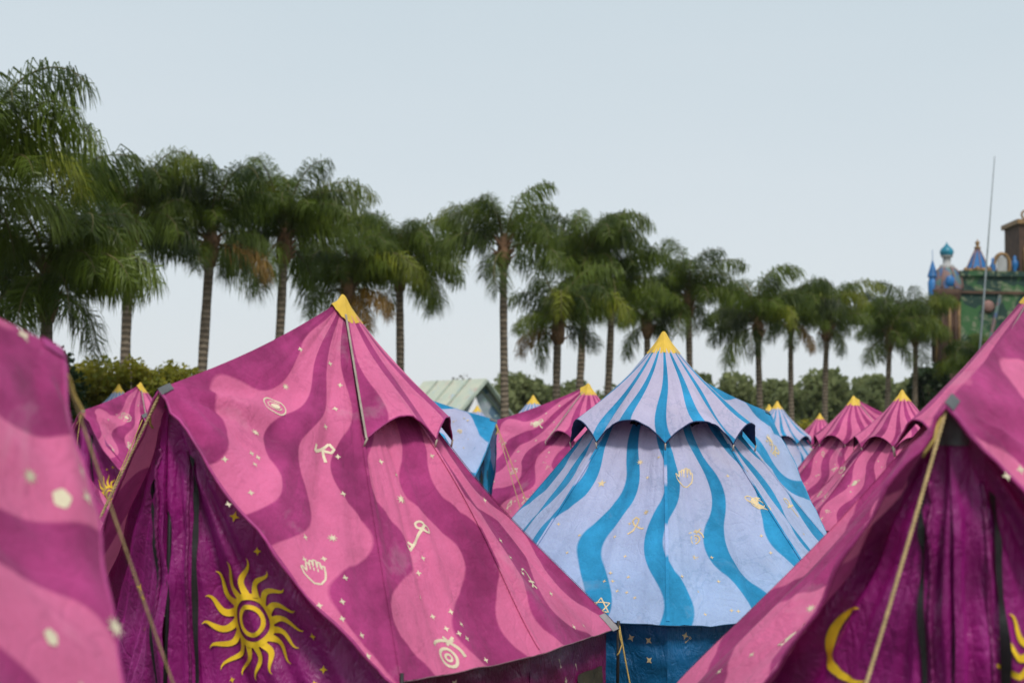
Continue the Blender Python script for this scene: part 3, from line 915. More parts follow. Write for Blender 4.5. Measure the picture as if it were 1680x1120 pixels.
build_tent('pink', (-7.43, 28.5, 0), 252, 'small pink tent in front of the yellow green hedge, far left', GP, 0, seed=8, nu=18, nv=34, zp=2.5, rp=1.9,
           ropes=((0, (-8.0, 25.6, 0), .006, 'rope'),))
build_tent('pink', (-7.9, 22.0, 0), 285, 'pink tent half hidden behind the blurred nearest tent at the left', GP, 2, seed=9, nu=16, nv=28, rp=1.95)
build_tent('blue', (-9.38, 34.0, 0), 90, 'white and blue tent top behind the small pink tent by the hedge', GB, 0, seed=10, nu=12, nv=22, sc=1.05)
build_tent('blue', (1.98, 17.5, 0), 47, 'pale blue tent peeking out right behind the central blue tent', GB, 1, seed=11, nu=18, nv=34, zp=2.52, rp=2.1)
build_tent('blue', (.5, 32.0, 0), 80, 'white and blue tent top with yellow cap beside the tall palm trunk', GB, 0, seed=12, nu=12, nv=22)
build_tent('blue', (6.83, 36.5, 0), 70, 'small pale blue tent between the central blue tent and the pink tents', GB, 1, seed=13, nu=14, nv=26, sc=1.035)
build_tent('blue', (7.62, 42.0, 0), 75, 'farthest blue tent, its yellow cap just left of another blue tent', GB, 0, seed=14, nu=10, nv=18, sc=1.06)
build_tent('pink', (7.58, 31.5, 0), 20, 'pink tent at the right, left one of two with scalloped hoods', GP, 0, seed=15, nu=16, nv=28, sc=1.03)
build_tent('pink', (7.04, 25.6, 0), 66, 'pink tent at the right, right one of two with scalloped hoods', GP, 1, seed=16, nu=16, nv=28)
build_tent('pink', (10.42, 48.0, 0), 60, 'farthest pink tent, a tiny cap left of the two hooded pink tents', GP, 0, seed=17, nu=10, nv=18, sc=1.03)
build_tent('blue', (-.99, 42.0, 0), 80, 'tiny blue and white tent top in front of the pale green roof', GB, 1, seed=18, nu=10, nv=18)

# ------------------------------------------------------------------ foliage materials
def leaf_mat(name, lo, hi, rough=.5, transl=.25, nscale=.8):
    m, t, b = nodes(name)
    tc = N(t, 'ShaderNodeTexCoord')
    oi = N(t, 'ShaderNodeObjectInfo')
    f = noisetex(t, tc.outputs['Object'], nscale, 4, .7)
    f = math_(t, 'ADD', f, math_(t, 'MULTIPLY_ADD', oi.outputs['Random'], .3, -.15))
    c = mixc(t, ramp(t, f, .3, .7), lo, hi)
    t.links.new(c, b.inputs['Base Color'])
    b.inputs['Roughness'].default_value = rough
    b.inputs['Specular IOR Level'].default_value = .3
    tr = N(t, 'ShaderNodeBsdfTranslucent')
    t.links.new(mixc(t, .5, c, tuple(min(1, h * 1.5) for h in hi)), tr.inputs['Color'])
    mx = N(t, 'ShaderNodeMixShader')
    mx.inputs[0].default_value = transl
    t.links.new(b.outputs[0], mx.inputs[1])
    t.links.new(tr.outputs[0], mx.inputs[2])
    t.links.new(mx.outputs[0], t.nodes['Material Output'].inputs['Surface'])
    return m

M['frond'] = leaf_mat('palm_frond', (.011, .026, .004), (.135, .185, .022), .42, .34)
M['frond_old'] = leaf_mat('palm_frond_dying', (.16, .085, .012), (.30, .17, .03))
M['frond_pale'] = leaf_mat('palm_frond_pale', (.06, .09, .008), (.26, .28, .02))
M['hedge'] = leaf_mat('hedge_leaf', (.08, .12, .012), (.42, .34, .04), .5, .4, .9)
M['shrub'] = leaf_mat('dark_shrub_leaf', (.018, .036, .010), (.06, .095, .024), .5, .25, 1.2)
M['wood'] = leaf_mat('far_tree_leaf', (.11, .135, .05), (.24, .265, .11), .7, .42, .35)
M['wood_grey'] = leaf_mat('far_tree_leaf_grey', (.09, .085, .065), (.15, .14, .11), .8, .2, .35)

def bark_mat():
    m, t, b = nodes('palm_bark')
    tc = N(t, 'ShaderNodeTexCoord')
    sp = N(t, 'ShaderNodeSeparateXYZ')
    t.links.new(tc.outputs['Object'], sp.inputs[0])
    w = math_(t, 'SINE', math_(t, 'MULTIPLY_ADD', noisetex(t, tc.outputs['Object'], 2.0, 3), 5.0, math_(t, 'MULTIPLY', sp.outputs[2], 34.0)))
    f = noisetex(t, tc.outputs['Object'], 5.0, 5, .65)
    c = mixc(t, ramp(t, f, .3, .7), (.11, .08, .055), (.25, .20, .145))
    c = mixc(t, math_(t, 'MULTIPLY', ramp(t, w, .55, .95), .5), c, (.045, .036, .027))
    t.links.new(c, b.inputs['Base Color'])
    b.inputs['Roughness'].default_value = .95
    bump(t, b, w, .5, .03)
    return m
M['bark'] = bark_mat()
M['boot'] = plain('palm_leaf_base', (.19, .105, .055), .9, .4, 5, .7, 22)
M['stalk'] = plain('palm_stalk', (.12, .10, .035), .7, .3, 5, .2, 22)

# ------------------------------------------------------------------ queen palms: trunk, leaf bases, single fronds
def frond_mesh(name, elev, L, droop, seed, mat, width=1.0):
    rnd = random.Random(seed)
    n = 22
    pts = []
    p = Vector((0, 0, 0))
    a = radians(elev)
    for i in range(n + 1):
        pts.append(p.copy())
        p = p + Vector((cos(a), 0, sin(a))) * (L / n)
        q = i / n
        a -= radians(droop) / n * (.45 + 1.25 * q)
    V, F = tube(pts, [.035 * (1 - i / n) + .007 for i in range(n + 1)], 5)
    nf_stalk = len(F)
    st = 84
    for j in range(st):
        q = .13 + .87 * j / (st - 1)
        x = q * n
        i = min(n - 1, int(x))
        b = pts[i].lerp(pts[i + 1], x - i)
        tan = (pts[i + 1] - pts[i]).normalized()
        up = Vector((-tan.z, 0, tan.x))
        if up.z < 0: up = -up
        ll = 1.0 * width * (sin(pi * (.12 + .80 * q)) ** .6) * rnd.uniform(.75, 1.1)
        for sd in (-1, 1):
            for rep in range(2 if rnd.random() < .55 else 1):
                tw = rnd.uniform(-1.15, 1.0)
                d = (Vector((0, sd, 0)) * cos(tw) + up * sin(tw)) * .85 + tan * rnd.uniform(.1, .95)
                d.normalize()
                w = (tan + Vector((0, 0, rnd.uniform(-.6, .6)))) * (.0135 * rnd.uniform(.8, 1.25))
                p0 = b
                g1, g2 = rnd.uniform(.1, .6), rnd.uniform(.9, 2.4)
                p1 = p0 + d * ll * .45 - Vector((0, 0, ll * g1 * .45))
                d2 = (d * .7 - Vector((0, 0, g2))).normalized()
                p2 = p1 + d2 * ll * .38
                p3 = p2 + (d2 - Vector((0, 0, .55))).normalized() * ll * .27
                k = len(V)
                V += [p0 - w * .4, p0 + w * .4, p1 - w, p1 + w, p2 - w * .8, p2 + w * .8, p3]
                F += [(k, k + 1, k + 3, k + 2), (k + 2, k + 3, k + 5, k + 4), (k + 4, k + 5, k + 6)]
    me = bpy.data.meshes.new(name)
    me.from_pydata([tuple(v) for v in V], [], F)
    me.materials.append(M['stalk'])
    me.materials.append(mat)
    me.polygons.foreach_set('material_index', [0 if i < nf_stalk else 1 for i in range(len(F))])
    me.update()
    return me

FR = {'up': [], 'mid': [], 'low': [], 'hang': []}
for s_ in range(4):
    FR['up'].append(frond_mesh('frond', 80 + s_ * 2, 3.2, 100 + 18 * s_, 10 + s_, M['frond']))
    FR['mid'].append(frond_mesh('frond', 60 + s_ * 4, 3.0, 118 + 10 * s_, 20 + s_, M['frond']))
    FR['low'].append(frond_mesh('frond', 34 + s_ * 6, 2.5, 100 + 8 * s_, 30 + s_, M['frond']))
    FR['hang'].append(frond_mesh('frond', 5 - s_ * 9, 2.2, 75 + 6 * s_, 40 + s_, M['frond']))
FR_OLD = [frond_mesh('frond', 8, 2.3, 100, 60, M['frond_old'], .85), frond_mesh('frond', -35, 2.0, 50, 61, M['frond_old'], .8)]
FR_PALE = [frond_mesh('frond', 48, 3.8, 140, 62, M['frond_pale']), frond_mesh('frond', 70, 3.9, 115, 63, M['frond_pale'])]

def palm(x, y, top, label, seed, size=1.0, nf=22, lean=(0, 0), old=(), pale=(), spear=False, trunk_r=.17, extra=()):
    rnd = random.Random(seed)
    size *= .94
    hc = top - 2.4 * size                     # height of the crown's heart
    root = empty('palm_tree', (x, y, 0))
    tag(root, label, 'palm tree', 'palm trees behind the tents')
    def axis(z):
        q = z / hc
        return Vector((lean[0] * q * q + .10 * sin(q * 3 + seed), lean[1] * q * q, z))
    n = 26
    pts = [axis(hc * i / n) for i in range(n + 1)]
    rad = [trunk_r * (1.35 * exp(-i / 2.0) * .35 + 1.0 - .18 * i / n) * (1 + .05 * rnd.uniform(-1, 1)) for i in range(n + 1)]
    mesh('trunk', *tube(pts, rad, 12), M['bark'], root)
    # ragged old leaf bases under the crown
    V, F = tube([axis(hc - 1.05 * size), axis(hc - .7 * size), axis(hc - .25 * size), axis(hc + .35 * size)],
                [trunk_r * 1.0, trunk_r * 1.55, trunk_r * 1.5, trunk_r * .7], 10)
    parts = [(V, F)]
    for i in range(16):
        a = rnd.uniform(0, 2 * pi)
        z = hc - rnd.uniform(.05, 1.0) * size
        o = axis(z) + Vector((cos(a), sin(a), 0)) * trunk_r * .9
        d = Vector((cos(a) * .55, sin(a) * .55, 1.0)) * rnd.uniform(.25, .5)
        parts.append(tube([o, o + d * .6, o + d + Vector((cos(a), sin(a), 0)) * .12], [.07, .05, .012], 5))
    V, F, _ = join(parts)
    mesh('leaf_bases', V, F, M['boot'], root)
    heart = axis(hc)
    def add(me, az, s, tilt=0.0, roll=0.0, dz=0.0):
        o = bpy.data.objects.new('frond', me)
        o.location = heart + Vector((cos(az) * .10, sin(az) * .10, dz))
        o.rotation_euler = (roll, tilt, az)
        o.scale = (s, s, s)
        link(o, root)
    ga = rnd.uniform(0, 6.28)
    nf = int(nf * .92 + rnd.randint(-3, 3))
    for i in range(nf):
        if rnd.random() < .07: continue
        q = i / (nf - 1)
        az = ga + i * 2.39996 + rnd.uniform(-.25, .25)
        c = 'up' if q < .24 else 'mid' if q < .64 else 'low' if q < .9 else 'hang'
        add(rnd.choice(FR_PALE) if c == 'mid' and rnd.random() < .14 else rnd.choice(FR[c]), az, size * rnd.uniform(.78, 1.15), rnd.uniform(-.26, .26) + .12 * cos(az - ga), rnd.uniform(-.3, .3), .28 - .6 * q)
    if spear:
        add(FR['up'][0], rnd.uniform(0, 6), size * 1.02, -.15)
    for az, kind in old:
        add(FR_OLD[kind], radians(az), size, 0, 0, -.35)
    for az, kind in pale:
        add(FR_PALE[kind], radians(az), size * 1.02, 0, 0, .1)
    for az, kind, i, s in extra:
        add(FR[kind][i], radians(az), size * s)
    return root

palm(-11.35, 30.0, 10.0, 'tallest palm at the left edge, top of its crown above the others', 1, 1.1, 26)
palm(-10.9, 33.5, 8.3, 'bushy dark palm behind the blurred pink tent at the left', 2, 1.12, 30, extra=((-60, 'hang', 0, 1.1), (-90, 'hang', 1, 1.1), (-30, 'low', 0, 1.1), (0, 'low', 1, 1.1), (-120, 'hang', 2, 1.1)))
palm(-11.6, 43.0, 10.9, 'palm with one drooping frond rising from the yellow hedge', 3, 1.0, 24, pale=((-40, 1), (200, 1)), extra=((-15, 'hang', 0, 1.15),), trunk_r=.17)
palm(-9.5, 44.0, 10.7, 'palm with bare brown trunk left of the big pink tent peak', 4, 1.05, 26, old=((5, 0),))
palm(-7.75, 47.0, 11.2, 'palm whose trunk stands above the ridge of the big pink tent', 5, 1.05, 26, pale=((20, 1),), extra=((180, 'hang', 1, 1.2), (200, 'hang', 0, 1.1)))
palm(-6.0, 51.0, 10.0, 'low leaning palm with an orange dying frond above the yellow cap', 6, 1.0, 22, old=((-35, 1), (-20, 0)), pale=((-25, 0), (10, 0)))
palm(-4.3, 54.0, 11.2, 'palm with a loose hanging frond right of the big pink tent peak', 7, 1.08, 27, extra=((-10, 'hang', 2, 1.1),))
palm(-.25, 50.0, 11.3, 'tall slim palm with a long bare trunk beside the pale green roof', 8, .98, 20, spear=True, trunk_r=.155, extra=((180, 'low', 0, 1.1), (170, 'mid', 1, 1.05)))
palm(1.85, 55.0, 9.1, 'shorter palm with brown leaf bases left of the central blue tent', 9, 1.0, 24, old=((150, 0),), pale=((-20, 0), (-90, 0)))
palm(2.9, 59.0, 12.0, 'tall palm with one frond arching high to the right', 10, 1.02, 22, spear=True, extra=((0, 'up', 2, 1.25),), lean=(.2, 0))
palm(4.1, 60.0, 11.2, 'wide dense palm left of the central yellow cap', 11, 1.1, 28)
palm(6.2, 66.0, 10.2, 'palm directly behind the central yellow cap', 12, 1.0, 24)
palm(8.2, 66.0, 11.2, 'upright palm just right of the central yellow cap', 13, 1.0, 24, spear=True)
palm(12.05, 69.0, 10.7, 'palm with a shaggy brown trunk right of the central blue tent', 14, 1.12, 26, extra=((180, 'hang', 0, 1.1), (160, 'low', 1, 1.1)))
palm(14.25, 72.0, 11.0, 'palm with a slim trunk and a brown frond, second of the right trio', 15, 1.0, 22, old=((-20, 1),), trunk_r=.15)
palm(16.65, 75.0, 11.2, 'palm with thick ragged trunk, third of the right trio', 16, 1.1, 25)
palm(21.2, 80.0, 10.9, 'palm with a rounded drooping frond left of the castle', 17, 1.05, 24, pale=((-15, 0),))
palm(23.5, 83.0, 11.6, 'palm with an upright spear leaf beside the castle tower', 18, 1.1, 26, spear=True)
palm(26.6, 80.0, 9.2, 'low dark palm below the green castle wall', 19, 1.15, 28)
palm(29.5, 79.0, 8.6, 'squat palm at the right edge behind the pink tent ridge', 20, 1.15, 28, old=((190, 0),))

# ------------------------------------------------------------------ broadleaf trees, shrubs, hedge
def leafcloud(clumps, per, size, seed, flat=.6):
    rnd = random.Random(seed)
    V, F = [], []
    for cx, cy, cz, rx, ry, rz in clumps:
        for i in range(per):
            a, z = rnd.uniform(0, 2 * pi), rnd.uniform(-.75, 1)
            rr = sqrt(max(0, 1 - z * z))
            k = rnd.uniform(.55, 1.06)
            p = Vector((cx + rx * rr * cos(a) * k, cy + ry * rr * sin(a) * k, cz + rz * z * k))
            d = Vector((rnd.gauss(0, 1), rnd.gauss(0, 1), rnd.gauss(0, 1))).normalized()
            e = d.orthogonal().normalized()
            e = Matrix.Rotation(rnd.uniform(0, 6.28), 3, d) @ e
            f = d.cross(e)
            s = size * rnd.uniform(.6, 1.4)
            b = len(V)
            V += [p - e * s, p + f * s * flat, p + e * s, p - f * s * flat]
            F.append((b, b + 1, b + 2, b + 3))
    return V, F

def crown_clumps(seed, r, h, n):
    rnd = random.Random(seed)
    cl = []
    for i in range(n):
        a = rnd.uniform(0, 2 * pi)
        q = rnd.uniform(0, 1)
        rr = r * (1 - .55 * q) * sqrt(rnd.random())
        s = r * rnd.uniform(.28, .48)
        cl.append((rr * cos(a), rr * sin(a), h * (.30 + .58 * q), s, s, s * .8))
    return cl

def tree_mesh(seed, r, h, n, per, size, mat):
    V, F = leafcloud(crown_clumps(seed, r, h, n), per, size, seed)
    me = bpy.data.meshes.new('crown')
    me.from_pydata([tuple(v) for v in V], [], F)
    me.materials.append(mat)
    return me
def trunk_mesh(seed, h, r):
    rnd = random.Random(seed)
    parts = [tube([(0, 0, 0), (.1, 0, h * .3), (0, .1, h * .62)], [r, r * .75, r * .4], 8)]
    for i in range(5):
        a = rnd.uniform(0, 6.28)
        z = h * rnd.uniform(.22, .5)
        d = Vector((cos(a), sin(a), .9))
        parts.append(tube([(0.05, .03, z), Vector((0, 0, z)) + d * h * .13, Vector((0, 0, z)) + d * h * .27], [r * .5, r * .32, r * .1], 6))
    V, F, _ = join(parts)
    me = bpy.data.meshes.new('trunk')
    me.from_pydata([tuple(v) for v in V], [], F)
    me.materials.append(M['bark'])
    return me
TREES = [(tree_mesh(70 + i, 4.6, 8.0, 15, 330, .33, M['wood']), trunk_mesh(80 + i, 8.0, .28)) for i in range(4)]
rt = random.Random(5)
fx = -1.0
nth = ['first', 'second', 'third', 'fourth', 'fifth', 'sixth', 'seventh', 'eighth', 'ninth', 'tenth', 'eleventh', 'twelfth', 'thirteenth', 'fourteenth', 'fifteenth',
       'sixteenth', 'seventeenth', 'eighteenth', 'nineteenth', 'twentieth']
row = []
while fx < 48:
    row.append((fx, rt.uniform(122, 142)))
    fx += rt.uniform(2.7, 4.0)
for i, (fx, fy) in enumerate(row):
    cme, tme = TREES[i % 4]
    hz = 7.4 + 1.0 * max(0, min(1, (fx - 2) / 18)) + rt.uniform(-.7, .7)
    t_ = empty('broadleaf_tree', (fx, fy, 0), rt.uniform(0, 6.28))
    s_ = hz / 7.7
    tag(t_, 'far rounded green tree, %s from the left in the wood behind the palms' % nth[i], 'tree', 'far trees behind the palms')
    for nm, me in (('crown', cme), ('trunk', tme)):
        o = bpy.data.objects.new(nm, me)
        o.scale = (s_, s_, s_)
        link(o, t_)
# thin grey crown showing over the pale green roof
t_ = empty('bare_tree', (-4.6, 150, 0))
tag(t_, 'thin greyish tree top showing above the pale green roof', 'tree')
o = bpy.data.objects.new('crown', tree_mesh(91, 3.6, 9.2, 9, 90, .22, M['wood_grey'])); link(o, t_)
o = bpy.data.objects.new('trunk', trunk_mesh(92, 9.0, .2)); link(o, t_)

def bush(name, label, x, y, w, d, h, n, per, size, mat, seed, group=None, cat='bush'):
    rnd = random.Random(seed)
    cl = []
    for i in range(n):
        q = rnd.random()
        s = rnd.uniform(.32, .55)
        cl.append((rnd.uniform(-w / 2, w / 2), rnd.uniform(-d / 2, d / 2), (h - s) * (.2 + .8 * q ** .45) + rnd.uniform(-.15, .15), s * 1.15, s * 1.15, s))
    r = empty(name, (x, y, 0))
    tag(r, label, cat, group)
    V, F = leafcloud(cl, per, size, seed)
    mesh('foliage', V, F, mat, r, smooth=False)
    parts = [tube([(c[0] * .4, c[1] * .4, 0), (c[0] * .8, c[1] * .8, c[2] * .5), (c[0], c[1], c[2])], [.045, .03, .012], 5) for c in cl[::2]]
    V, F, _ = join(parts)
    mesh('stem', V, F, M['bark'], r)
bush('hedge', 'tall yellow green hedge behind the small pink tents at the left', -9.9, 38.5, 5.4, 1.6, 4.15, 110, 200, .085, M['hedge'], 31, cat='hedge')
bush('shrub', 'dark green shrub left of the hedge, beside the blurred tent', -12.4, 37.2, 2.2, 1.5, 4.35, 30, 170, .09, M['shrub'], 32)
bush('hedge', 'low green hedge right of the small pale blue tent', 13.6, 62.0, 8.5, 1.6, 3.25, 70, 120, .10, M['hedge'], 33, cat='hedge')
bush('shrub', 'dense dark green shrubs below the castle wall at the right', 29.5, 88.0, 9, 4, 7.6, 90, 130, .20, M['shrub'], 34)

# ------------------------------------------------------------------ pavilion with pale green roof
def roof_mat():
    m, t, b = nodes('painted_pale_roof')
    tc = N(t, 'ShaderNodeTexCoord')
    f = noisetex(t, tc.outputs['Object'], 1.1, 4, .65)
    f2 = noisetex(t, tc.outputs['Object'], 2.3, 3, .6)
    f3 = noisetex(t, tc.outputs['Object'], .9, 2, .5, 1.0)
    c = mixc(t, ramp(t, f, .35, .65), (.46, .52, .43), (.58, .58, .46))
    c = mixc(t, ramp(t, f2, .55, .70), c, (.52, .42, .36))
    c = mixc(t, ramp(t, f3, .62, .70), c, (.30, .46, .62))
    t.links.new(c, b.inputs['Base Color'])
    b.inputs['Roughness'].default_value = .8
    return m
def mural_mat(name, a, b_, c_, sc=1.6):
    m, t, b = nodes(name)
    tc = N(t, 'ShaderNodeTexCoord')
    v = N(t, 'ShaderNodeTexVoronoi')
    v.inputs['Scale'].default_value = sc
    t.links.new(tc.outputs['Object'], v.inputs['Vector'])
    sp = N(t, 'ShaderNodeSeparateXYZ')
    t.links.new(v.outputs['Color'], sp.inputs[0])
    f = noisetex(t, tc.outputs['Object'], sc * 1.3, 3, .6, 1.0)
    c = mixc(t, ramp(t, sp.outputs[0], .4, .6), a, b_)
    c = mixc(t, ramp(t, f, .52, .62), c, c_)
    t.links.new(c, b.inputs['Base Color'])
    b.inputs['Roughness'].default_value = .75
    bump(t, b, f, .5, .1)
    return m
M['pav_roof'] = roof_mat()
M['pav_wall'] = mural_mat('blue_white_mural', (.10, .18, .27), (.40, .45, .50), (.30, .42, .42), 1.5)
M['pav_board'] = plain('pale_green_board', (.30, .35, .29), .8, .2, 2, .2, 8)
pv = empty('pavilion', (-1.75, 84.2, 0), radians(36))
tag(pv, 'small pavilion with a pale green gabled roof and painted blue gable', 'building')
hw, ln, zr, ze = 1.95, 6.4, 5.65, 3.55
for sd in (-1, 1):
    x1, z1 = sd * (hw + .3), ze - .28
    nx, nz = (zr - ze), hw * 1.0
    dl = sqrt(nx * nx + nz * nz)
    ox, oz = sd * nx / dl * .09, nz / dl * .09
    V = [(0, -.45, zr), (x1, -.45, z1), (x1, ln, z1), (0, ln, zr)]
    V += [(a + ox, b, c + oz) for a, b, c in V]
    V[4] = (0, -.45, zr + .12); V[7] = (0, ln, zr + .12)
    rf = mesh('roof', V, [(0, 1, 2, 3), (7, 6, 5, 4), (0, 4, 5, 1), (2, 6, 7, 3), (1, 5, 6, 2)], M['pav_roof'], pv, smooth=False)
    for i in range(1, 4):                     # standing seams
        yy = -.45 + (ln + .45) * i / 4
        mesh('seam', *tube([(ox * 1.2, yy, zr + .10), (x1 + ox * 1.1, yy, z1 + oz * 1.1)], .05, 5), M['pav_board'], rf)
    mesh('barge_board', *tube([(0, -.50, zr - .04), (x1, -.50, z1 - .02)], .13, 4), M['pav_board'], pv, smooth=False)
V = [(-hw, 0, 0), (hw, 0, 0), (hw, 0, ze), (0, 0, zr - .12), (-hw, 0, ze), (-hw, ln - .3, 0), (hw, ln - .3, 0), (hw, ln - .3, ze), (0, ln - .3, zr - .12), (-hw, ln - .3, ze)]
mesh('wall', V, [(0, 1, 2, 3, 4), (6, 5, 9, 8, 7), (1, 6, 7, 2), (5, 0, 4, 9)], M['pav_wall'], pv, smooth=False)
mesh('gable_frame', *tube([(-hw + .35, -.06, ze), (0, -.06, zr - .62), (hw - .35, -.06, ze)], .08, 4), M['pav_board'], pv, smooth=False)
# white pointed canopy standing in front of the pavilion
M['white_canvas'] = plain('white_canvas', (.74, .73, .74), .8, .06, 2, .3, 6)
wc = empty('canopy', (-1.95, 78, 0), .3)
tag(wc, 'white pointed canopy standing before the painted gable', 'canopy')
parts = []
for k in range(4):
    a0, a1 = k * pi / 2, (k + 1) * pi / 2
    def cf(u, v, a0=a0, a1=a1):
        p = Vector((cos(a0), sin(a0), 0)).lerp(Vector((cos(a1), sin(a1), 0)), u) * (1.45 * v)
        p.z = 2.3 + 2.2 * (1 - v) ** 1.5
        return p
    parts.append(grid(cf, 8, 10)[:2])
V, F, _ = join(parts)
mesh('canvas_top', V, F, M['white_canvas'], wc)
for k in range(4):
    a0 = k * pi / 2
    mesh('post', *tube([(1.4 * cos(a0), 1.4 * sin(a0), 0), (1.4 * cos(a0), 1.4 * sin(a0), 2.3)], .05, 6), M['white_canvas'], wc)

# ------------------------------------------------------------------ fairy-tale stage castle at the right edge
M['c_green'] = mural_mat('green_foliage_mural', (.008, .040, .030), (.035, .12, .035), (.17, .20, .12), .9)
M['c_brown'] = plain('castle_brown', (.085, .045, .028), .8, .45, 1.2, .6, 4)
M['c_gold'] = plain('castle_gold', (.24, .14, .055), .6, .4, 2.0, .5, 6)
M['c_blue'] = plain('castle_blue_roof', (.01, .13, .36), .45, .3, 1.5, .3, 5)
M['c_teal'] = plain('castle_teal_dome', (.012, .20, .30), .4, .3, 1.5, .2, 5)
M['c_dome'] = mural_mat('patterned_dome', (.13, .20, .17), (.22, .14, .13), (.05, .12, .28), 1.5)
M['c_white'] = plain('castle_white', (.38, .38, .38), .7, .15, 2, .2, 5)
M['c_pink'] = plain('castle_rose', (.24, .13, .11), .7, .2, 2, .2, 5)
M['c_dark'] = plain('castle_window_dark', (.01, .03, .035), .3, .2, 2, 0)
ca = empty('stage_castle', (41.2, 121, 0))
tag(ca, 'fairy tale castle with green painted wall and blue pointed roofs at the right edge', 'castle')
wl = mesh('wall', *box(-2.9, 9.0, 0, 5, 0, 16.9), M['c_green'], ca, smooth=False)
mesh('cornice', *box(-3.0, 9.1, -.25, 5.1, 16.9, 17.35), M['c_green'], ca, smooth=False)
mesh('ledge', *box(-2.95, 9.05, -.18, -.002, 15.4, 15.62), M['c_brown'], ca, smooth=False)
for i in range(3):
    xx = -1.0 + i * 3.1
    mesh('buttress', *tube([(xx, -.1, 9), (xx + 1.4, -.16, 15.3)], .16, 5), M['c_dome'], ca, smooth=False)
for xx, zz in ((-.6, 14.3), (3.6, 13.6)):
    o = mesh('medallion', *lathe([(0, 0), (.5, .02), (.55, .12), (.3, .25), (0, .28)], 12), M['c_pink'] if xx < 0 else M['c_gold'], ca)
    o.rotation_euler = (pi / 2, 0, 0)
    o.location = (xx, -.02, zz)
# round tower, patterned dome, lantern with onion roof
tx, ty = -4.0, .6
mesh('tower', *lathe([(1.0, 0), (1.0, 12.4), (1.1, 12.6), (1.0, 13.2), (1.05, 14.6), (1.3, 15.2), (1.38, 15.7), (1.2, 15.75)], 20, tx, ty), M['c_brown'], ca)
for k in range(7):
    a = pi + k * pi / 6
    mesh('column', *tube([(tx + 1.12 * cos(a), ty + 1.12 * sin(a), 9.5), (tx + 1.12 * cos(a), ty + 1.12 * sin(a), 14.6)], .12, 6), M['c_gold'] if k % 2 else M['c_brown'], ca)
dm = mesh('dome', *lathe([(1.25 * cos(q * pi / 20) ** .8 + .05, 15.75 + 2.0 * sin(q * pi / 20)) for q in range(10)], 20, tx + .1, ty), M['c_dome'], ca)
for k in range(8):
    a = k * pi / 4 + .2
    mesh('rib', *tube([(tx + .1 + (1.3 * cos(q * pi / 20) ** .8 + .06) * cos(a), ty + (1.3 * cos(q * pi / 20) ** .8 + .06) * sin(a), 15.75 + 2.02 * sin(q * pi / 20)) for q in range(10)], .07, 5), M['c_pink'], dm)
V, F = lathe([(0, -.62), (.42, -.5), (.6, -.1), (.5, .35), (.2, .6), (0, .66)], 14)
sh = mesh('shield', V, F, M['c_blue'], ca)
sh.location = (tx + .05, ty - 1.2, 16.35)
sh.scale = (.75, .35, .8)
mesh('lantern', *lathe([(.62, 17.6), (.62, 17.85), (.5, 17.9), (.34, 17.95), (.34, 18.55), (.52, 18.6), (.5, 18.7)], 14, tx + .1, ty), M['c_white'], ca)
mesh('onion_roof', *lathe([(.48, 18.7), (.60, 18.95), (.52, 19.25), (.25, 19.5), (.06, 19.75), (0.0, 19.95)], 14, tx + .1, ty), M['c_teal'], ca)
# small side turret with a spire
mesh('turret', *lathe([(.38, 15.2), (.42, 16.4), (.34, 16.5), (.34, 16.9)], 10, tx - 1.15, ty - .1), M['c_blue'], ca)
mesh('turret_roof', *lathe([(.46, 16.85), (.24, 17.6), (.03, 18.3), (.02, 19.2)], 10, tx - 1.15, ty - .1), M['c_blue'], ca)
# second tower with blue cone on a gilded crown
tx2, ty2 = -1.05, 1.2
mesh('gilded_crown', *lathe([(.75, 16.8), (1.05, 17.1), (.8, 17.3), (1.1, 17.5), (.9, 17.7)], 12, tx2, ty2), M['c_gold'], ca, smooth=False)
for k in range(10):
    a = k * pi / 5
    V, F = lathe([(0, 0), (.24, .12), (.2, .4), (0, .55)], 6, tx2 + 1.02 * cos(a), ty2 + 1.02 * sin(a))
    mesh('scroll', [(x, y, z + 17.1 + .2 * (k % 2)) for x, y, z in V], F, M['c_gold'], ca)
cn = mesh('cone_roof', *lathe([(.98, 17.6), (.8, 18.0), (.5, 18.7), (.2, 19.3), (.1, 19.5)], 8, tx2, ty2), M['c_blue'], ca, smooth=False)
for k in range(8):
    a = k * pi / 4
    mesh('rib', *tube([(tx2 + r_ * cos(a), ty2 + r_ * sin(a), z_) for r_, z_ in ((1.0, 17.6), (.82, 18.0), (.52, 18.7), (.2, 19.35))], .06, 5), M['c_pink'], cn)
mesh('finial', *lathe([(.26, 19.4), (.3, 19.55), (.1, 19.7), (.2, 19.85), (.2, 20.0), (.05, 20.15), (0, 20.35)], 8, tx2, ty2), M['c_gold'], ca)
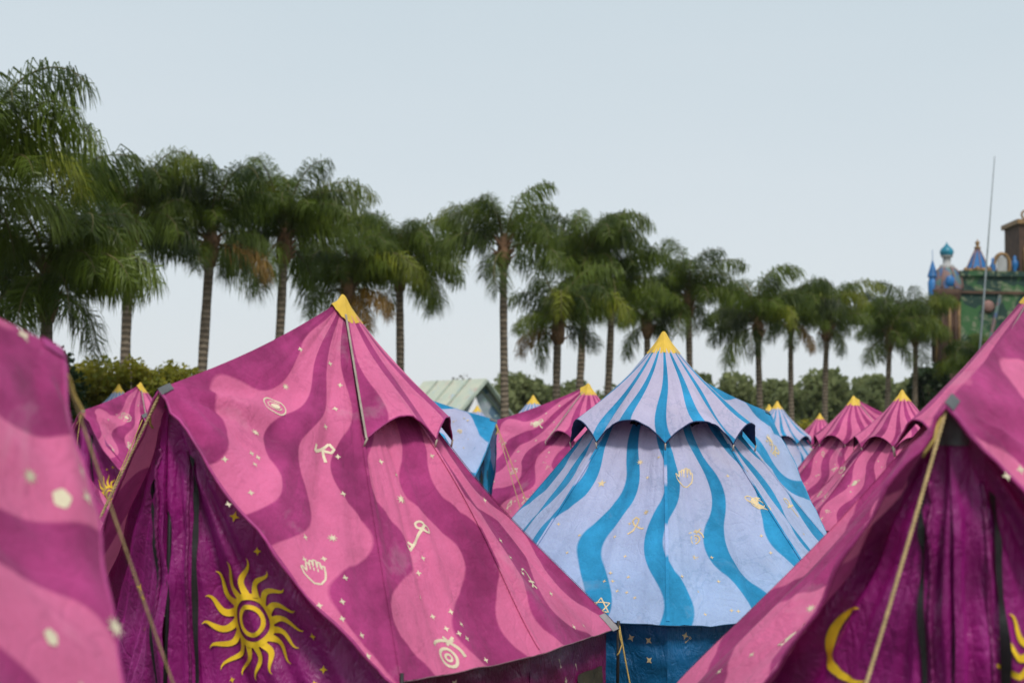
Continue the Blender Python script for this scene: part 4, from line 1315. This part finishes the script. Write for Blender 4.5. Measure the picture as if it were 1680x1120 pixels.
# arched ornament and urn on the parapet
ar = mesh('arch', *tube([(1.0 + .68 * cos(q * pi / 12), 1.0, 18.0 + 1.0 * sin(q * pi / 12)) for q in range(-3, 16)], .17, 6), M['c_gold'], ca)
mesh('arch_panel', *box(.6, 1.4, .95, 1.1, 17.35, 18.75), M['c_white'], ca, smooth=False)
mesh('urn', *lathe([(.2, 17.35), (.14, 17.6), (.32, 18.0), (.3, 18.35), (.12, 18.5), (.16, 18.75), (0, 18.9)], 10, 2.1, 1.0), M['c_blue'], ca)
mesh('statue_base', *lathe([(.25, 17.35), (.28, 17.9), (.12, 18.2), (.14, 18.5), (0, 18.7)], 8, .2, 1.0), M['c_blue'], ca)
# tall right tower with gilded window
mesh('keep', *box(2.45, 7.0, .8, 4.5, 17.35, 21.6), M['c_brown'], ca, smooth=False)
mesh('keep_cornice', *box(2.2, 7.2, .55, 4.7, 21.6, 22.0), M['c_gold'], ca, smooth=False)
for q in range(4):
    mesh('crest_ring', *tube([(3.0 + q * .75 + .34 * cos(a * pi / 8), .8, 22.4 + .36 * sin(a * pi / 8)) for a in range(17)], .1, 5), M['c_gold'], ca)
mesh('window_surround', *tube([(2.9, .72, 17.4), (2.9, .72, 19.4), (3.35, .72, 20.2), (3.9, .72, 20.6), (4.8, .72, 20.2)], .22, 5), M['c_gold'], ca)
mesh('window', *box(3.3, 4.6, .7, .78, 17.5, 19.3), M['c_dark'], ca, smooth=False)

# thin leaning mast in front of the castle
ms = mesh('mast', *tube([(19.25, 60, 0), (19.91, 60, 7.67), (20.47, 60, 14.55)], [.06, .05, .018], 7), plain('grey_metal', (.22, .25, .26), .5, .2, 3, .1, 20, metal=.4))
tag(ms, 'thin grey metal mast leaning in front of the castle', 'mast')

# ------------------------------------------------------------------ light haze in the humid air
def haze_mat():
    m = bpy.data.materials.new('haze_air')
    m.use_nodes = True
    t = m.node_tree
    t.nodes.clear()
    o = t.nodes.new('ShaderNodeOutputMaterial')
    v = t.nodes.new('ShaderNodeVolumePrincipled')
    v.inputs['Color'].default_value = (.86, .91, .95, 1)
    v.inputs['Density'].default_value = .00012
    v.inputs['Anisotropy'].default_value = .2
    t.links.new(v.outputs[0], o.inputs['Volume'])
    return m
hz = mesh('haze', *box(-140, 160, -40, 260, -1.0, 26.0), haze_mat(), smooth=False)
hz["kind"] = "stuff"
